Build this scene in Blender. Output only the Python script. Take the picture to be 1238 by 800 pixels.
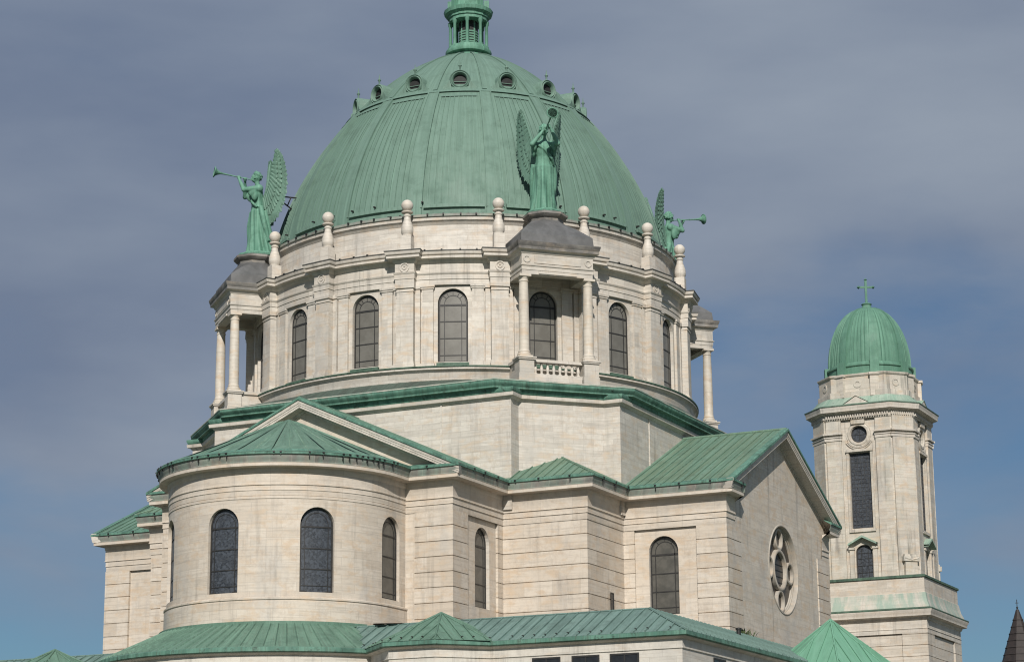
import bpy, bmesh, math, random
from mathutils import Vector, Matrix
from mathutils.noise import noise as pnoise
random.seed(7)
R_, D_ = math.radians, math.degrees
sin, cos, pi = math.sin, math.cos, math.pi
for o in list(bpy.data.objects): bpy.data.objects.remove(o)
scene = bpy.context.scene
COL = scene.collection

# ------------------------------------------------------------------ camera
def make_camera():
    f, pit, yaw, roll, d, phi = 2705.69, 0.2425, 0.0195, -0.0085, 131.715, 18.4168
    rot = R_(phi - 45); c, s = cos(rot), sin(rot)
    inv = lambda v: Vector((v[0]*c + v[1]*s, -v[0]*s + v[1]*c, v[2]))
    fw = Vector((sin(yaw)*cos(pit), cos(yaw)*cos(pit), sin(pit)))
    rt = Vector((cos(yaw), -sin(yaw), 0)); up = rt.cross(fw)
    r2 = cos(roll)*rt + sin(roll)*up; u2 = -sin(roll)*rt + cos(roll)*up
    cam = bpy.data.cameras.new('camera'); ob = bpy.data.objects.new('camera', cam); COL.objects.link(ob)
    X, Y, Z = inv(r2), inv(u2), -inv(fw)
    M = Matrix(((X.x, Y.x, Z.x), (X.y, Y.y, Z.y), (X.z, Y.z, Z.z))).to_4x4()
    M.translation = inv((0, -d, 0)); ob.matrix_world = M
    cam.sensor_width = 36; cam.lens = f/1238*36; cam.clip_start = 1; cam.clip_end = 20000
    scene.camera = ob
make_camera()

# ------------------------------------------------------------------ sky, sun, exposure
SUN_AZ, SUN_EL = 25.0, 34.0      # azimuth from -Y towards +X, elevation
SUN_DIR = Vector((sin(R_(SUN_AZ))*cos(R_(SUN_EL)), -cos(R_(SUN_AZ))*cos(R_(SUN_EL)), sin(R_(SUN_EL))))
def make_world():
    w = bpy.data.worlds.new('World'); scene.world = w; w.use_nodes = True
    nt = w.node_tree; nt.nodes.clear(); N = nt.nodes.new; L = nt.links.new
    sky = N('ShaderNodeTexSky'); sky.sky_type = 'NISHITA'; sky.sun_disc = False
    sky.sun_elevation = R_(SUN_EL); sky.sun_rotation = R_(180 - SUN_AZ); sky.air_density = 1.0; sky.dust_density = 0.6
    bg = N('ShaderNodeBackground'); bg.inputs['Strength'].default_value = 0.056
    tint = N('ShaderNodeMix'); tint.data_type = 'RGBA'; tint.blend_type = 'MULTIPLY'; tint.inputs[0].default_value = 1
    L(sky.outputs[0], tint.inputs['A']); tint.inputs['B'].default_value = (0.53, 0.74, 0.94, 1); L(tint.outputs['Result'], bg.inputs['Color'])
    tc = N('ShaderNodeTexCoord')
    mp = N('ShaderNodeMapping'); mp.inputs['Scale'].default_value = (2.2, 2.2, 6.0); mp.inputs['Location'].default_value = (1.1, 0.3, 0.42)
    mp.inputs['Rotation'].default_value = (R_(6), R_(-7), 0)
    L(tc.outputs['Generated'], mp.inputs['Vector'])
    n1 = N('ShaderNodeTexNoise'); n1.inputs['Scale'].default_value = 1.7; n1.inputs['Detail'].default_value = 7; n1.inputs['Roughness'].default_value = 0.52
    n1.inputs['Distortion'].default_value = 0.25
    L(mp.outputs[0], n1.inputs['Vector'])
    # cover grows with height above the horizon: clearer and bluer low down
    sx = N('ShaderNodeSeparateXYZ'); L(tc.outputs['Generated'], sx.inputs[0])
    hr = N('ShaderNodeMapRange'); hr.inputs['From Min'].default_value = 0.10; hr.inputs['From Max'].default_value = 0.33
    hr.inputs['To Min'].default_value = -0.22; hr.inputs['To Max'].default_value = 0.34; L(sx.outputs['Z'], hr.inputs['Value'])
    ad = N('ShaderNodeMath'); ad.operation = 'ADD'; L(n1.outputs['Fac'], ad.inputs[0]); L(hr.outputs[0], ad.inputs[1])
    rp = N('ShaderNodeMapRange'); rp.interpolation_type = 'SMOOTHSTEP'
    rp.inputs['From Min'].default_value = 0.28; rp.inputs['From Max'].default_value = 0.70; L(ad.outputs[0], rp.inputs['Value'])
    n2 = N('ShaderNodeTexNoise'); n2.inputs['Scale'].default_value = 1.1; n2.inputs['Detail'].default_value = 6; n2.inputs['Roughness'].default_value = 0.5
    mp2 = N('ShaderNodeMapping'); mp2.inputs['Scale'].default_value = (3.0, 3.0, 9); mp2.inputs['Location'].default_value = (3.4, 7.7, 1.4); mp2.inputs['Rotation'].default_value = (R_(4), R_(-9), 0)
    L(tc.outputs['Generated'], mp2.inputs['Vector']); L(mp2.outputs[0], n2.inputs['Vector'])
    cr = N('ShaderNodeValToRGB'); cr.color_ramp.elements[0].position = 0.32; cr.color_ramp.elements[1].position = 0.70
    cr.color_ramp.elements[0].color = (0.165, 0.210, 0.302, 1); cr.color_ramp.elements[1].color = (0.300, 0.348, 0.420, 1)
    L(n2.outputs['Fac'], cr.inputs[0])
    bc = N('ShaderNodeBackground'); bc.inputs['Strength'].default_value = 1.0; L(cr.outputs[0], bc.inputs['Color'])
    mx = N('ShaderNodeMixShader'); L(rp.outputs[0], mx.inputs[0]); L(bg.outputs[0], mx.inputs[1]); L(bc.outputs[0], mx.inputs[2])
    out = N('ShaderNodeOutputWorld'); L(mx.outputs[0], out.inputs['Surface'])
make_world()
sl = bpy.data.lights.new('sun', 'SUN'); sl.energy = 4.6; sl.angle = R_(0.55); sl.color = (1.0, 0.945, 0.87)
so = bpy.data.objects.new('sun', sl); COL.objects.link(so); so.location = (60, -120, 120)
so.rotation_euler = SUN_DIR.to_track_quat('Z', 'Y').to_euler()
scene.cycles.filter_width = 1.15
vs = scene.view_settings; vs.view_transform = 'Standard'; vs.look = 'None'; vs.exposure = 0.0; vs.gamma = 1; vs.use_curve_mapping = False

# ------------------------------------------------------------------ materials
def mat_base(name, rough=0.7):
    m = bpy.data.materials.new(name); m.use_nodes = True; nt = m.node_tree
    b = nt.nodes['Principled BSDF']; b.inputs['Roughness'].default_value = rough
    return m, nt, b
def mixc(nt, fac, a, b, mode='MIX'):
    n = nt.nodes.new('ShaderNodeMix'); n.data_type = 'RGBA'; n.blend_type = mode
    for s, v in (('A', a), ('B', b)):
        if isinstance(v, tuple): n.inputs[s].default_value = (*v, 1)
        else: nt.links.new(v, n.inputs[s])
    if isinstance(fac, (int, float)): n.inputs[0].default_value = fac
    else: nt.links.new(fac, n.inputs[0])
    return n.outputs['Result']
def noise(nt, vec, scale, detail=5, rough=0.55, loc=(0, 0, 0), sc=(1, 1, 1)):
    mp = nt.nodes.new('ShaderNodeMapping'); mp.inputs['Location'].default_value = loc; mp.inputs['Scale'].default_value = sc
    nt.links.new(vec, mp.inputs['Vector'])
    n = nt.nodes.new('ShaderNodeTexNoise'); n.inputs['Scale'].default_value = scale; n.inputs['Detail'].default_value = detail; n.inputs['Roughness'].default_value = rough
    nt.links.new(mp.outputs[0], n.inputs['Vector']); return n.outputs['Fac']
def ramp(nt, v, lo, hi, a=0.0, b=1.0):
    n = nt.nodes.new('ShaderNodeMapRange'); n.inputs['From Min'].default_value = lo; n.inputs['From Max'].default_value = hi
    n.inputs['To Min'].default_value = a; n.inputs['To Max'].default_value = b; n.interpolation_type = 'SMOOTHSTEP'
    nt.links.new(v, n.inputs['Value']); return n.outputs[0]
def mul(nt, a, b):
    n = nt.nodes.new('ShaderNodeMath'); n.operation = 'MULTIPLY'
    for i, v in enumerate((a, b)):
        if isinstance(v, (int, float)): n.inputs[i].default_value = v
        else: nt.links.new(v, n.inputs[i])
    return n.outputs[0]
def bump(nt, b, h, strength=0.3, dist=0.03):
    n = nt.nodes.new('ShaderNodeBump'); n.inputs['Strength'].default_value = strength; n.inputs['Distance'].default_value = dist
    nt.links.new(h, n.inputs['Height']); nt.links.new(n.outputs[0], b.inputs['Normal'])
def coords(nt):
    t = nt.nodes.new('ShaderNodeTexCoord'); g = nt.nodes.new('ShaderNodeNewGeometry')
    return t.outputs['UV'], g.outputs['Position']

def marble(name, bw, bh, warm=0.5, dirt=0.35, mortar=0.006, cA=(0.590, 0.548, 0.485), cB=(0.455, 0.420, 0.370), green=0.0):
    m, nt, b = mat_base(name, 0.62); uv, pos = coords(nt)
    col = None; br = None
    if bw:
        br = nt.nodes.new('ShaderNodeTexBrick'); nt.links.new(uv, br.inputs['Vector'])
        br.inputs['Color1'].default_value = (*cA, 1); br.inputs['Color2'].default_value = (*cB, 1)
        br.inputs['Mortar'].default_value = (0.34, 0.31, 0.27, 1); br.inputs['Scale'].default_value = 1
        br.inputs['Mortar Size'].default_value = mortar; br.inputs['Mortar Smooth'].default_value = 0.3; br.inputs['Bias'].default_value = -0.15
        br.inputs['Brick Width'].default_value = bw; br.inputs['Row Height'].default_value = bh; br.offset = 0.5; br.squash = 1
        col = br.outputs['Color']
    else:
        col = mixc(nt, ramp(nt, noise(nt, pos, 0.7, 4), 0.35, 0.65), cA, cB)
    hs = noise(nt, uv, 1.0, 5, 0.6, (0, 3, 0), (0.45, 7.0, 1))
    col = mixc(nt, mul(nt, ramp(nt, hs, 0.46, 0.70), 0.42), col, tuple(x*0.62 for x in cB))
    # veining: stretched warm and grey streaks of the marble
    v1 = noise(nt, pos, 1.1, 7, 0.62, (3, 1, 7), (1, 1, 2.4))
    col = mixc(nt, mul(nt, ramp(nt, v1, 0.48, 0.67), 1.0*warm), col, (0.52, 0.405, 0.29))
    v2 = noise(nt, pos, 0.55, 8, 0.66, (11, 5, 2), (1.0, 1.0, 0.5))
    col = mixc(nt, mul(nt, ramp(nt, v2, 0.51, 0.68), 0.42), col, (0.385, 0.375, 0.355))
    v3 = noise(nt, pos, 3.5, 6, 0.7, (1, 9, 4), (1, 1, 1))
    col = mixc(nt, mul(nt, ramp(nt, v3, 0.46, 0.70), 0.28), col, (0.34, 0.31, 0.27))
    vn = noise(nt, pos, 0.9, 5, 0.6, (2, 6, 1), (1.3, 1.3, 0.8))
    sb = nt.nodes.new('ShaderNodeMath'); sb.operation = 'SUBTRACT'; nt.links.new(vn, sb.inputs[0]); sb.inputs[1].default_value = 0.5
    ab = nt.nodes.new('ShaderNodeMath'); ab.operation = 'ABSOLUTE'; nt.links.new(sb.outputs[0], ab.inputs[0])
    gate = ramp(nt, noise(nt, pos, 0.5, 3, 0.5, (9, 3, 3)), 0.45, 0.62)
    col = mixc(nt, mul(nt, mul(nt, ramp(nt, ab.outputs[0], 0.0, 0.045, 1.0, 0.0), gate), 0.22), col, (0.36, 0.28, 0.21))
    # rain soot running down
    d1 = noise(nt, uv, 1.0, 6, 0.65, (0, 0, 0), (2.6, 0.16, 1)); d2 = noise(nt, pos, 0.35, 3, 0.5)
    col = mixc(nt, mul(nt, mul(nt, ramp(nt, d1, 0.48, 0.74), ramp(nt, d2, 0.38, 0.60)), dirt), col, (0.125, 0.118, 0.105))
    if green:
        g1 = noise(nt, uv, 1.0, 5, 0.6, (5, 2, 0), (1.4, 0.3, 1))
        col = mixc(nt, mul(nt, ramp(nt, g1, 0.38, 0.62), green), col, (0.22, 0.33, 0.27))
    nt.links.new(col, b.inputs['Base Color'])
    rr = ramp(nt, noise(nt, pos, 2.2, 4), 0.3, 0.7, 0.5, 0.78); nt.links.new(rr, b.inputs['Roughness'])
    bump(nt, b, noise(nt, pos, 9, 6, 0.7), 0.22, 0.03)
    return m

def copper(name, cA, cB, cC=(0.075, 0.115, 0.085), streak=0.6, blot=0.4, olive=0.0, dark=0.25):
    m, nt, b = mat_base(name, 0.55); uv, pos = coords(nt)
    s1 = noise(nt, uv, 1.0, 5, 0.6, (0, 0, 0), (3.2, 0.22, 1))
    col = mixc(nt, ramp(nt, s1, 0.34, 0.66), cA, cB)
    s2 = noise(nt, uv, 1.0, 6, 0.7, (4, 2, 0), (9, 0.5, 1))
    col = mixc(nt, mul(nt, ramp(nt, s2, 0.48, 0.72), streak), col, cC)
    s3 = noise(nt, pos, 0.9, 6, 0.65, (7, 1, 3))
    col = mixc(nt, mul(nt, ramp(nt, s3, 0.48, 0.68), blot), col, tuple(x*0.62 for x in cA))
    s5 = noise(nt, uv, 1.0, 4, 0.6, (8, 6, 0), (4.5, 0.10, 1))
    col = mixc(nt, mul(nt, ramp(nt, s5, 0.55, 0.74), 0.35), col, tuple(min(1, x*1.55) for x in cB))
    if olive:
        s4 = noise(nt, uv, 1.0, 5, 0.6, (2, 8, 0), (2.0, 0.18, 1))
        col = mixc(nt, mul(nt, ramp(nt, s4, 0.38, 0.62), olive), col, (0.135, 0.125, 0.058))
    s6 = noise(nt, pos, 3.1, 6, 0.7, (2, 2, 9))
    col = mixc(nt, mul(nt, ramp(nt, s6, 0.54, 0.70), dark), col, (0.03, 0.04, 0.03))
    nt.links.new(col, b.inputs['Base Color'])
    nt.links.new(ramp(nt, s3, 0.3, 0.7, 0.62, 0.82), b.inputs['Roughness'])
    bump(nt, b, noise(nt, pos, 2.4, 5, 0.6), 0.25, 0.05)
    return m

def plain(name, c, c2=None, rough=0.7, scale=2.0, metal=0.0, bs=0.2):
    m, nt, b = mat_base(name, rough); uv, pos = coords(nt)
    col = mixc(nt, ramp(nt, noise(nt, pos, scale, 6, 0.65), 0.35, 0.65), c, c2 or tuple(x*0.6 for x in c))
    nt.links.new(col, b.inputs['Base Color']); b.inputs['Metallic'].default_value = metal
    bump(nt, b, noise(nt, pos, scale*4, 5), bs, 0.02); return m

M_ASH = marble('marble_ashlar', 1.3, 0.84, 0.7, 0.55, 0.006)
M_THIN = marble('marble_thin_courses', 1.15, 0.30, 0.55, 0.4, 0.006, (0.585, 0.548, 0.49), (0.485, 0.45, 0.40))
M_RUST = marble('marble_rusticated', 1.6, 0.76, 0.75, 0.35, 0.004, (0.590, 0.528, 0.450), (0.495, 0.424, 0.342))
M_TRIM = marble('marble_trim', 1.2, 50, 0.3, 0.55, 0.008)
M_SOOT = marble('marble_sooty', 0, 0, 0.45, 0.7, 0, (0.55, 0.51, 0.45), (0.44, 0.415, 0.37))
M_SOOTD = marble('marble_blackened', 0, 0, 0.2, 1.0, 0, (0.19, 0.182, 0.168), (0.085, 0.082, 0.078))
M_STAIN = marble('marble_copper_stained', 1.3, 50, 0.3, 0.4, 0.008, (0.52, 0.49, 0.43), (0.47, 0.45, 0.40), 0.75)
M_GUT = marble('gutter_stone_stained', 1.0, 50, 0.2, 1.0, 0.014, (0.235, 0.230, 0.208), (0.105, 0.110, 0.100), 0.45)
M_DOME = copper('copper_dome', (0.108, 0.186, 0.146), (0.136, 0.225, 0.180), streak=0.35, blot=0.35, dark=0.12)
M_ROOF = copper('copper_roof', (0.092, 0.176, 0.130), (0.130, 0.228, 0.172), streak=0.65, blot=0.5, dark=0.3)
M_OLIVE = copper('copper_roof_browning', (0.100, 0.188, 0.135), (0.142, 0.245, 0.182), streak=0.7, blot=0.5, olive=0.25, dark=0.3)
M_BLUEROOF = copper('copper_roof_bluish', (0.110, 0.180, 0.160), (0.150, 0.235, 0.210), streak=0.55, blot=0.5, dark=0.2)
M_EAVE = copper('copper_eave', (0.070, 0.170, 0.128), (0.120, 0.250, 0.190), streak=0.9, blot=0.8, dark=0.85)
M_STAT = copper('copper_statue', (0.085, 0.215, 0.150), (0.140, 0.305, 0.225), streak=0.5, blot=0.7, dark=0.25)
M_WING = copper('copper_wing', (0.085, 0.170, 0.128), (0.130, 0.240, 0.185), streak=0.5, blot=0.6, dark=0.3)
M_DKCOP = copper('copper_dark', (0.045, 0.085, 0.060), (0.085, 0.150, 0.105), streak=0.5, blot=0.6, dark=0.5)
M_LEAD = plain('lead_sheet', (0.135, 0.136, 0.138), (0.085, 0.086, 0.086), 0.6, 0.9)
M_LEADD = plain('lead_sheet_dark', (0.105, 0.105, 0.098), (0.05, 0.055, 0.05), 0.6, 1.8)
M_IRON = plain('dark_iron', (0.022, 0.021, 0.02), (0.012, 0.012, 0.012), 0.5, 4)
M_BRONZE = plain('weathered_window_metal', (0.028, 0.027, 0.026), (0.016, 0.016, 0.016), 0.55, 4)
M_DARKIN = plain('dark_louvre', (0.018, 0.02, 0.02), (0.01, 0.01, 0.01), 0.7, 4)
M_SLATE = plain('brown_slate', (0.030, 0.022, 0.020), (0.018, 0.014, 0.013), 0.7, 3)
M_GRASS = plain('grass_and_paving', (0.06, 0.075, 0.035), (0.09, 0.085, 0.07), 0.9, 0.15)

def glass(name, a, b_, rough, sc, lead=False):
    m, nt, b = mat_base(name, rough); uv, pos = coords(nt)
    n = noise(nt, pos, sc, 5, 0.6); col = mixc(nt, ramp(nt, n, 0.35, 0.65), a, b_)
    if lead:
        v = nt.nodes.new('ShaderNodeTexVoronoi'); v.feature = 'DISTANCE_TO_EDGE'; v.inputs['Scale'].default_value = 10
        nt.links.new(pos, v.inputs['Vector'])
        col = mixc(nt, ramp(nt, v.outputs['Distance'], 0.02, 0.10), (0.055, 0.06, 0.065), col)
        v2 = nt.nodes.new('ShaderNodeTexVoronoi'); v2.inputs['Scale'].default_value = 10; nt.links.new(pos, v2.inputs['Vector'])
        h = nt.nodes.new('ShaderNodeSeparateColor'); nt.links.new(v2.outputs['Color'], h.inputs[0])
        col = mixc(nt, ramp(nt, h.outputs[0], 0.3, 1.0), col, (0.062, 0.072, 0.088))
    nt.links.new(col, b.inputs['Base Color'])
    b.inputs['Specular IOR Level'].default_value = 0.5
    bump(nt, b, noise(nt, pos, sc*2.2, 3), 0.15, 0.02)
    return m
M_GREY = glass('grey_protective_glazing', (0.155, 0.148, 0.130), (0.125, 0.118, 0.102), 0.35, 1.6)
M_GREYS = glass('grey_protective_glazing_cloudy', (0.105, 0.100, 0.088), (0.07, 0.068, 0.06), 0.32, 1.9)
M_STAINED = glass('dark_stained_glass', (0.020, 0.024, 0.032), (0.038, 0.044, 0.055), 0.42, 3.0, True)
M_DGLASS = glass('dark_glass', (0.014, 0.015, 0.018), (0.022, 0.024, 0.028), 0.3, 3.0)
M_BRGLASS = glass('brown_glass', (0.055, 0.045, 0.036), (0.036, 0.03, 0.025), 0.4, 2.4)

# ------------------------------------------------------------------ mesh tools
class MB:
    def __init__(s): s.v, s.f, s.uv, s.m = [], [], [], []
    def poly(s, pts, uvs=None, mat=0):
        i = len(s.v); s.v += [tuple(p) for p in pts]; s.f.append(list(range(i, i+len(pts)))); s.m.append(mat)
        if uvs is None:
            a, b, c = Vector(pts[0]), Vector(pts[1]), Vector(pts[-1]); n = (b-a).cross(c-a)
            if n.length < 1e-9: n = Vector((0, 0, 1))
            n.normalize()
            if abs(n.z) > 0.97: t, w = Vector((1, 0, 0)), Vector((0, 1, 0))
            else: t = Vector((0, 0, 1)).cross(n).normalized(); w = n.cross(t)
            uvs = [(Vector(p).dot(t), Vector(p).dot(w)) for p in pts]
        s.uv += list(uvs)
    def box(s, f, a0, a1, b0, b1, c0, c1, mat=0, skip=''):
        P = lambda a, b, c: f(a, b, c)
        q = [('0', (P(a0,b0,c0), P(a0,b1,c0), P(a0,b1,c1), P(a0,b0,c1))), ('1', (P(a1,b0,c0), P(a1,b0,c1), P(a1,b1,c1), P(a1,b1,c0))),
             ('2', (P(a0,b0,c0), P(a0,b0,c1), P(a1,b0,c1), P(a1,b0,c0))), ('3', (P(a0,b1,c0), P(a1,b1,c0), P(a1,b1,c1), P(a0,b1,c1))),
             ('4', (P(a0,b0,c0), P(a1,b0,c0), P(a1,b1,c0), P(a0,b1,c0))), ('5', (P(a0,b0,c1), P(a0,b1,c1), P(a1,b1,c1), P(a1,b0,c1)))]
        for k, pts in q:
            if k not in skip: s.poly(pts, None, mat)
    def sweep(s, path, prof, closed=True, mat=0, mats=None, caps=False):
        n = len(path); P = [Vector(p) for p in path]
        def nrm(a, b):
            d = (b-a).normalized(); return Vector((d.y, -d.x))
        mit = []
        for i in range(n):
            if closed or 0 < i < n-1:
                n1 = nrm(P[i-1], P[i]); n2 = nrm(P[i], P[(i+1) % n]); mit.append((n1+n2)/max(0.15, 1+n1.dot(n2)))
            elif i == 0: mit.append(nrm(P[0], P[1]))
            else: mit.append(nrm(P[-2], P[-1]))
        rings = [[(p.x+m_.x*o, p.y+m_.y*o, z) for p, m_ in zip(P, mit)] for o, z in prof]
        u = [0.0]
        for i in range(n): u.append(u[-1] + (P[(i+1) % n]-P[i]).length)
        for j in range(len(prof)-1):
            va = prof[j][1]-prof[j][0]*0.9; vb = prof[j+1][1]-prof[j+1][0]*0.9
            if abs(prof[j][0]-prof[j+1][0]) < 0.3: va, vb = prof[j][1], prof[j+1][1]
            for i in range(n if closed else n-1):
                k = (i+1) % n
                s.poly((rings[j][i], rings[j][k], rings[j+1][k], rings[j+1][i]), ((u[i], va), (u[i+1], va), (u[i+1], vb), (u[i], vb)), mats[j] if mats else mat)
        if caps and not closed:
            for i in (0, n-1): s.poly([r[i] for r in rings], None, mat)
        return rings
    def lathe(s, prof, n=48, c=(0, 0), a0=-pi, a1=pi, mat=0, mats=None, f=None):
        full = abs(a1-a0-2*pi) < 1e-6; v = [0]
        for j in range(1, len(prof)): v.append(v[-1] + math.hypot(prof[j][0]-prof[j-1][0], prof[j][1]-prof[j-1][1]))
        rm = max(p[0] for p in prof)
        for j in range(len(prof)-1):
            (r0, z0), (r1, z1) = prof[j], prof[j+1]
            for i in range(n):
                A, B = a0+(a1-a0)*i/n, a0+(a1-a0)*(i+1)/n
                if full and i == n-1: B = a0 + 2*pi
                pt = lambda r, a, z: (c[0]+r*sin(a), c[1]-r*cos(a), z)
                q = [pt(r0, A, z0), pt(r0, B, z0), pt(r1, B, z1), pt(r1, A, z1)]
                uv = [(A*rm, v[j]), (B*rm, v[j]), (B*rm, v[j+1]), (A*rm, v[j+1])]
                if r1 < 1e-6: q, uv = q[:3], uv[:3]
                elif r0 < 1e-6: q, uv = [q[0], q[2], q[3]], [uv[0], uv[2], uv[3]]
                if f: q = [f(*p) for p in q]
                s.poly(q, uv, mats[j] if mats else mat)
    def tube(s, pts, rad, n=8, mat=0, cap=True):
        P = [Vector(p) for p in pts]
        if not isinstance(rad, (list, tuple)): rad = [rad]*len(P)
        rings = []; ref = None
        for i, p in enumerate(P):
            t = (P[min(i+1, len(P)-1)]-P[max(i-1, 0)]).normalized()
            if ref is None: ref = Vector((0, 0, 1)) if abs(t.z) < 0.9 else Vector((1, 0, 0))
            a = t.cross(ref).normalized(); b = t.cross(a).normalized(); ref = -b if False else a.cross(t)
            rings.append([p + (a*cos(2*pi*k/n)+b*sin(2*pi*k/n))*rad[i] for k in range(n)])
        for i in range(len(P)-1):
            for k in range(n):
                q = (k+1) % n; s.poly((rings[i][k], rings[i][q], rings[i+1][q], rings[i+1][k]), None, mat)
        if cap: s.poly(rings[0][::-1], None, mat); s.poly(rings[-1], None, mat)
    def build(s, name, mats, parent=None, smooth=38, merge=0.0015):
        me = bpy.data.meshes.new(name); me.from_pydata(s.v, [], s.f)
        if not isinstance(mats, (list, tuple)): mats = [mats]
        for m in mats: me.materials.append(m)
        me.polygons.foreach_set('material_index', s.m)
        ul = me.uv_layers.new(name='UVMap'); flat = [c for t in s.uv for c in t]; ul.data.foreach_set('uv', flat)
        bm = bmesh.new(); bm.from_mesh(me)
        bmesh.ops.remove_doubles(bm, verts=bm.verts, dist=merge)
        bmesh.ops.dissolve_degenerate(bm, dist=1e-5, edges=bm.edges)
        bmesh.ops.recalc_face_normals(bm, faces=bm.faces)
        bm.to_mesh(me); bm.free()
        if smooth:
            me.polygons.foreach_set('use_smooth', [True]*len(me.polygons)); me.set_sharp_from_angle(angle=R_(smooth))
        o = bpy.data.objects.new(name, me); COL.objects.link(o)
        if parent: o.parent = parent; o.matrix_parent_inverse = parent_inv(parent)
        return o
def world_of(o):
    m = Matrix.LocRotScale(o.location, o.rotation_euler, o.scale)
    return (world_of(o.parent) @ o.matrix_parent_inverse @ m) if o.parent else m
def parent_inv(p): return world_of(p).inverted()
def thing(name, label, cat, loc=(0, 0, 0), group=None):
    o = bpy.data.objects.new(name, None); COL.objects.link(o); o.location = loc; o['label'] = label; o['category'] = cat
    o.empty_display_size = 0.5
    if group: o['group'] = group
    return o
def XYZ(x, y, z): return (x, y, z)
def pol(az, u, v, z):          # local frame of a face whose outward direction has azimuth az (deg)
    a = R_(az); return (u*sin(a)+v*cos(a), -u*cos(a)+v*sin(a), z)
def frame(az, cx=0, cy=0): return lambda u, v, z: (lambda p: (p[0]+cx, p[1]+cy, p[2]))(pol(az, u, v, z))
def flatmap(P0, t, n):         # (s along t, z, d outwards)
    return lambda s, z, d: (P0[0]+t[0]*s+n[0]*d, P0[1]+t[1]*s+n[1]*d, z)
def cylmap(R, cx=0, cy=0, a0=0.0):
    return lambda s, z, d: (cx+(R+d)*sin(a0+s/R), cy-(R+d)*cos(a0+s/R), z)
class Op:
    def __init__(s, sc, hw, zs, zt, kind='arch'):
        s.sc, s.hw, s.zs, s.zt, s.kind = sc, hw, zs, zt, kind
    def hi(s, x):
        q = max(0.0, s.hw**2-(x-s.sc)**2)**0.5
        return s.zt if s.kind == 'rect' else (s.zt-s.hw+q)
    def lo(s, x):
        if s.kind == 'round': return (s.zt-s.hw)-max(0.0, s.hw**2-(x-s.sc)**2)**0.5
        return s.zs
    def cols(s, n=14):
        if s.kind == 'rect': return [s.sc-s.hw, s.sc, s.sc+s.hw]
        return [s.sc-s.hw*cos(pi*i/n) for i in range(n+1)]
    def outline(s, inset=0.0, n=18):
        hw = s.hw-inset; zc = s.zt-s.hw
        if s.kind == 'round': return [(s.sc-hw*sin(2*pi*i/(2*n)), zc+hw*cos(2*pi*i/(2*n))) for i in range(2*n)]
        if s.kind == 'rect': return [(s.sc+hw, s.zs+inset), (s.sc+hw, s.zt-inset), (s.sc-hw, s.zt-inset), (s.sc-hw, s.zs+inset)]
        return [(s.sc+hw, s.zs+inset)]+[(s.sc+hw*cos(pi*i/n), zc+hw*sin(pi*i/n)) for i in range(n+1)]+[(s.sc-hw, s.zs+inset)]
def wall(m, f, s0, s1, z0, z1, ops=(), step=99, depth=0.3, mat=0, rmat=0):
    xs = [s0, s1]; k = int((s1-s0)/step)
    xs += [s0+(s1-s0)*i/(k+1) for i in range(1, k+1)]
    for o in ops: xs = [x for x in xs if not (o.sc-o.hw < x < o.sc+o.hw)]
    for o in ops: xs += o.cols()
    xs = sorted(xs); ys = []
    for x in xs:
        if not ys or x-ys[-1] > 1e-5: ys.append(x)
    def q(a, b, za, zb, zc, zd):
        m.poly((f(a, za, 0), f(b, zb, 0), f(b, zc, 0), f(a, zd, 0)), ((a, za), (b, zb), (b, zc), (a, zd)), mat)
    for a, b in zip(ys, ys[1:]):
        mid = (a+b)/2; op = next((o for o in ops if o.sc-o.hw < mid < o.sc+o.hw), None)
        if not op: q(a, b, z0, z0, z1, z1); continue
        if op.lo(mid) > z0+1e-4: q(a, b, z0, z0, op.lo(b), op.lo(a))
        if op.hi(mid) < z1-1e-4: q(a, b, op.hi(a), op.hi(b), z1, z1)
        for g in (op.lo, op.hi):
            m.poly((f(a, g(a), 0), f(b, g(b), 0), f(b, g(b), -depth), f(a, g(a), -depth)), ((a, 0), (b, 0), (b, depth), (a, depth)), rmat)
    for o in ops:
        for sg in (-1, 1):
            x = o.sc+sg*o.hw; la, ha = o.lo(x), o.hi(x)
            if ha-la > 1e-3: m.poly((f(x, la, 0), f(x, ha, 0), f(x, ha, -depth), f(x, la, -depth)), ((0, la), (0, ha), (depth, ha), (depth, la)), rmat)
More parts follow.
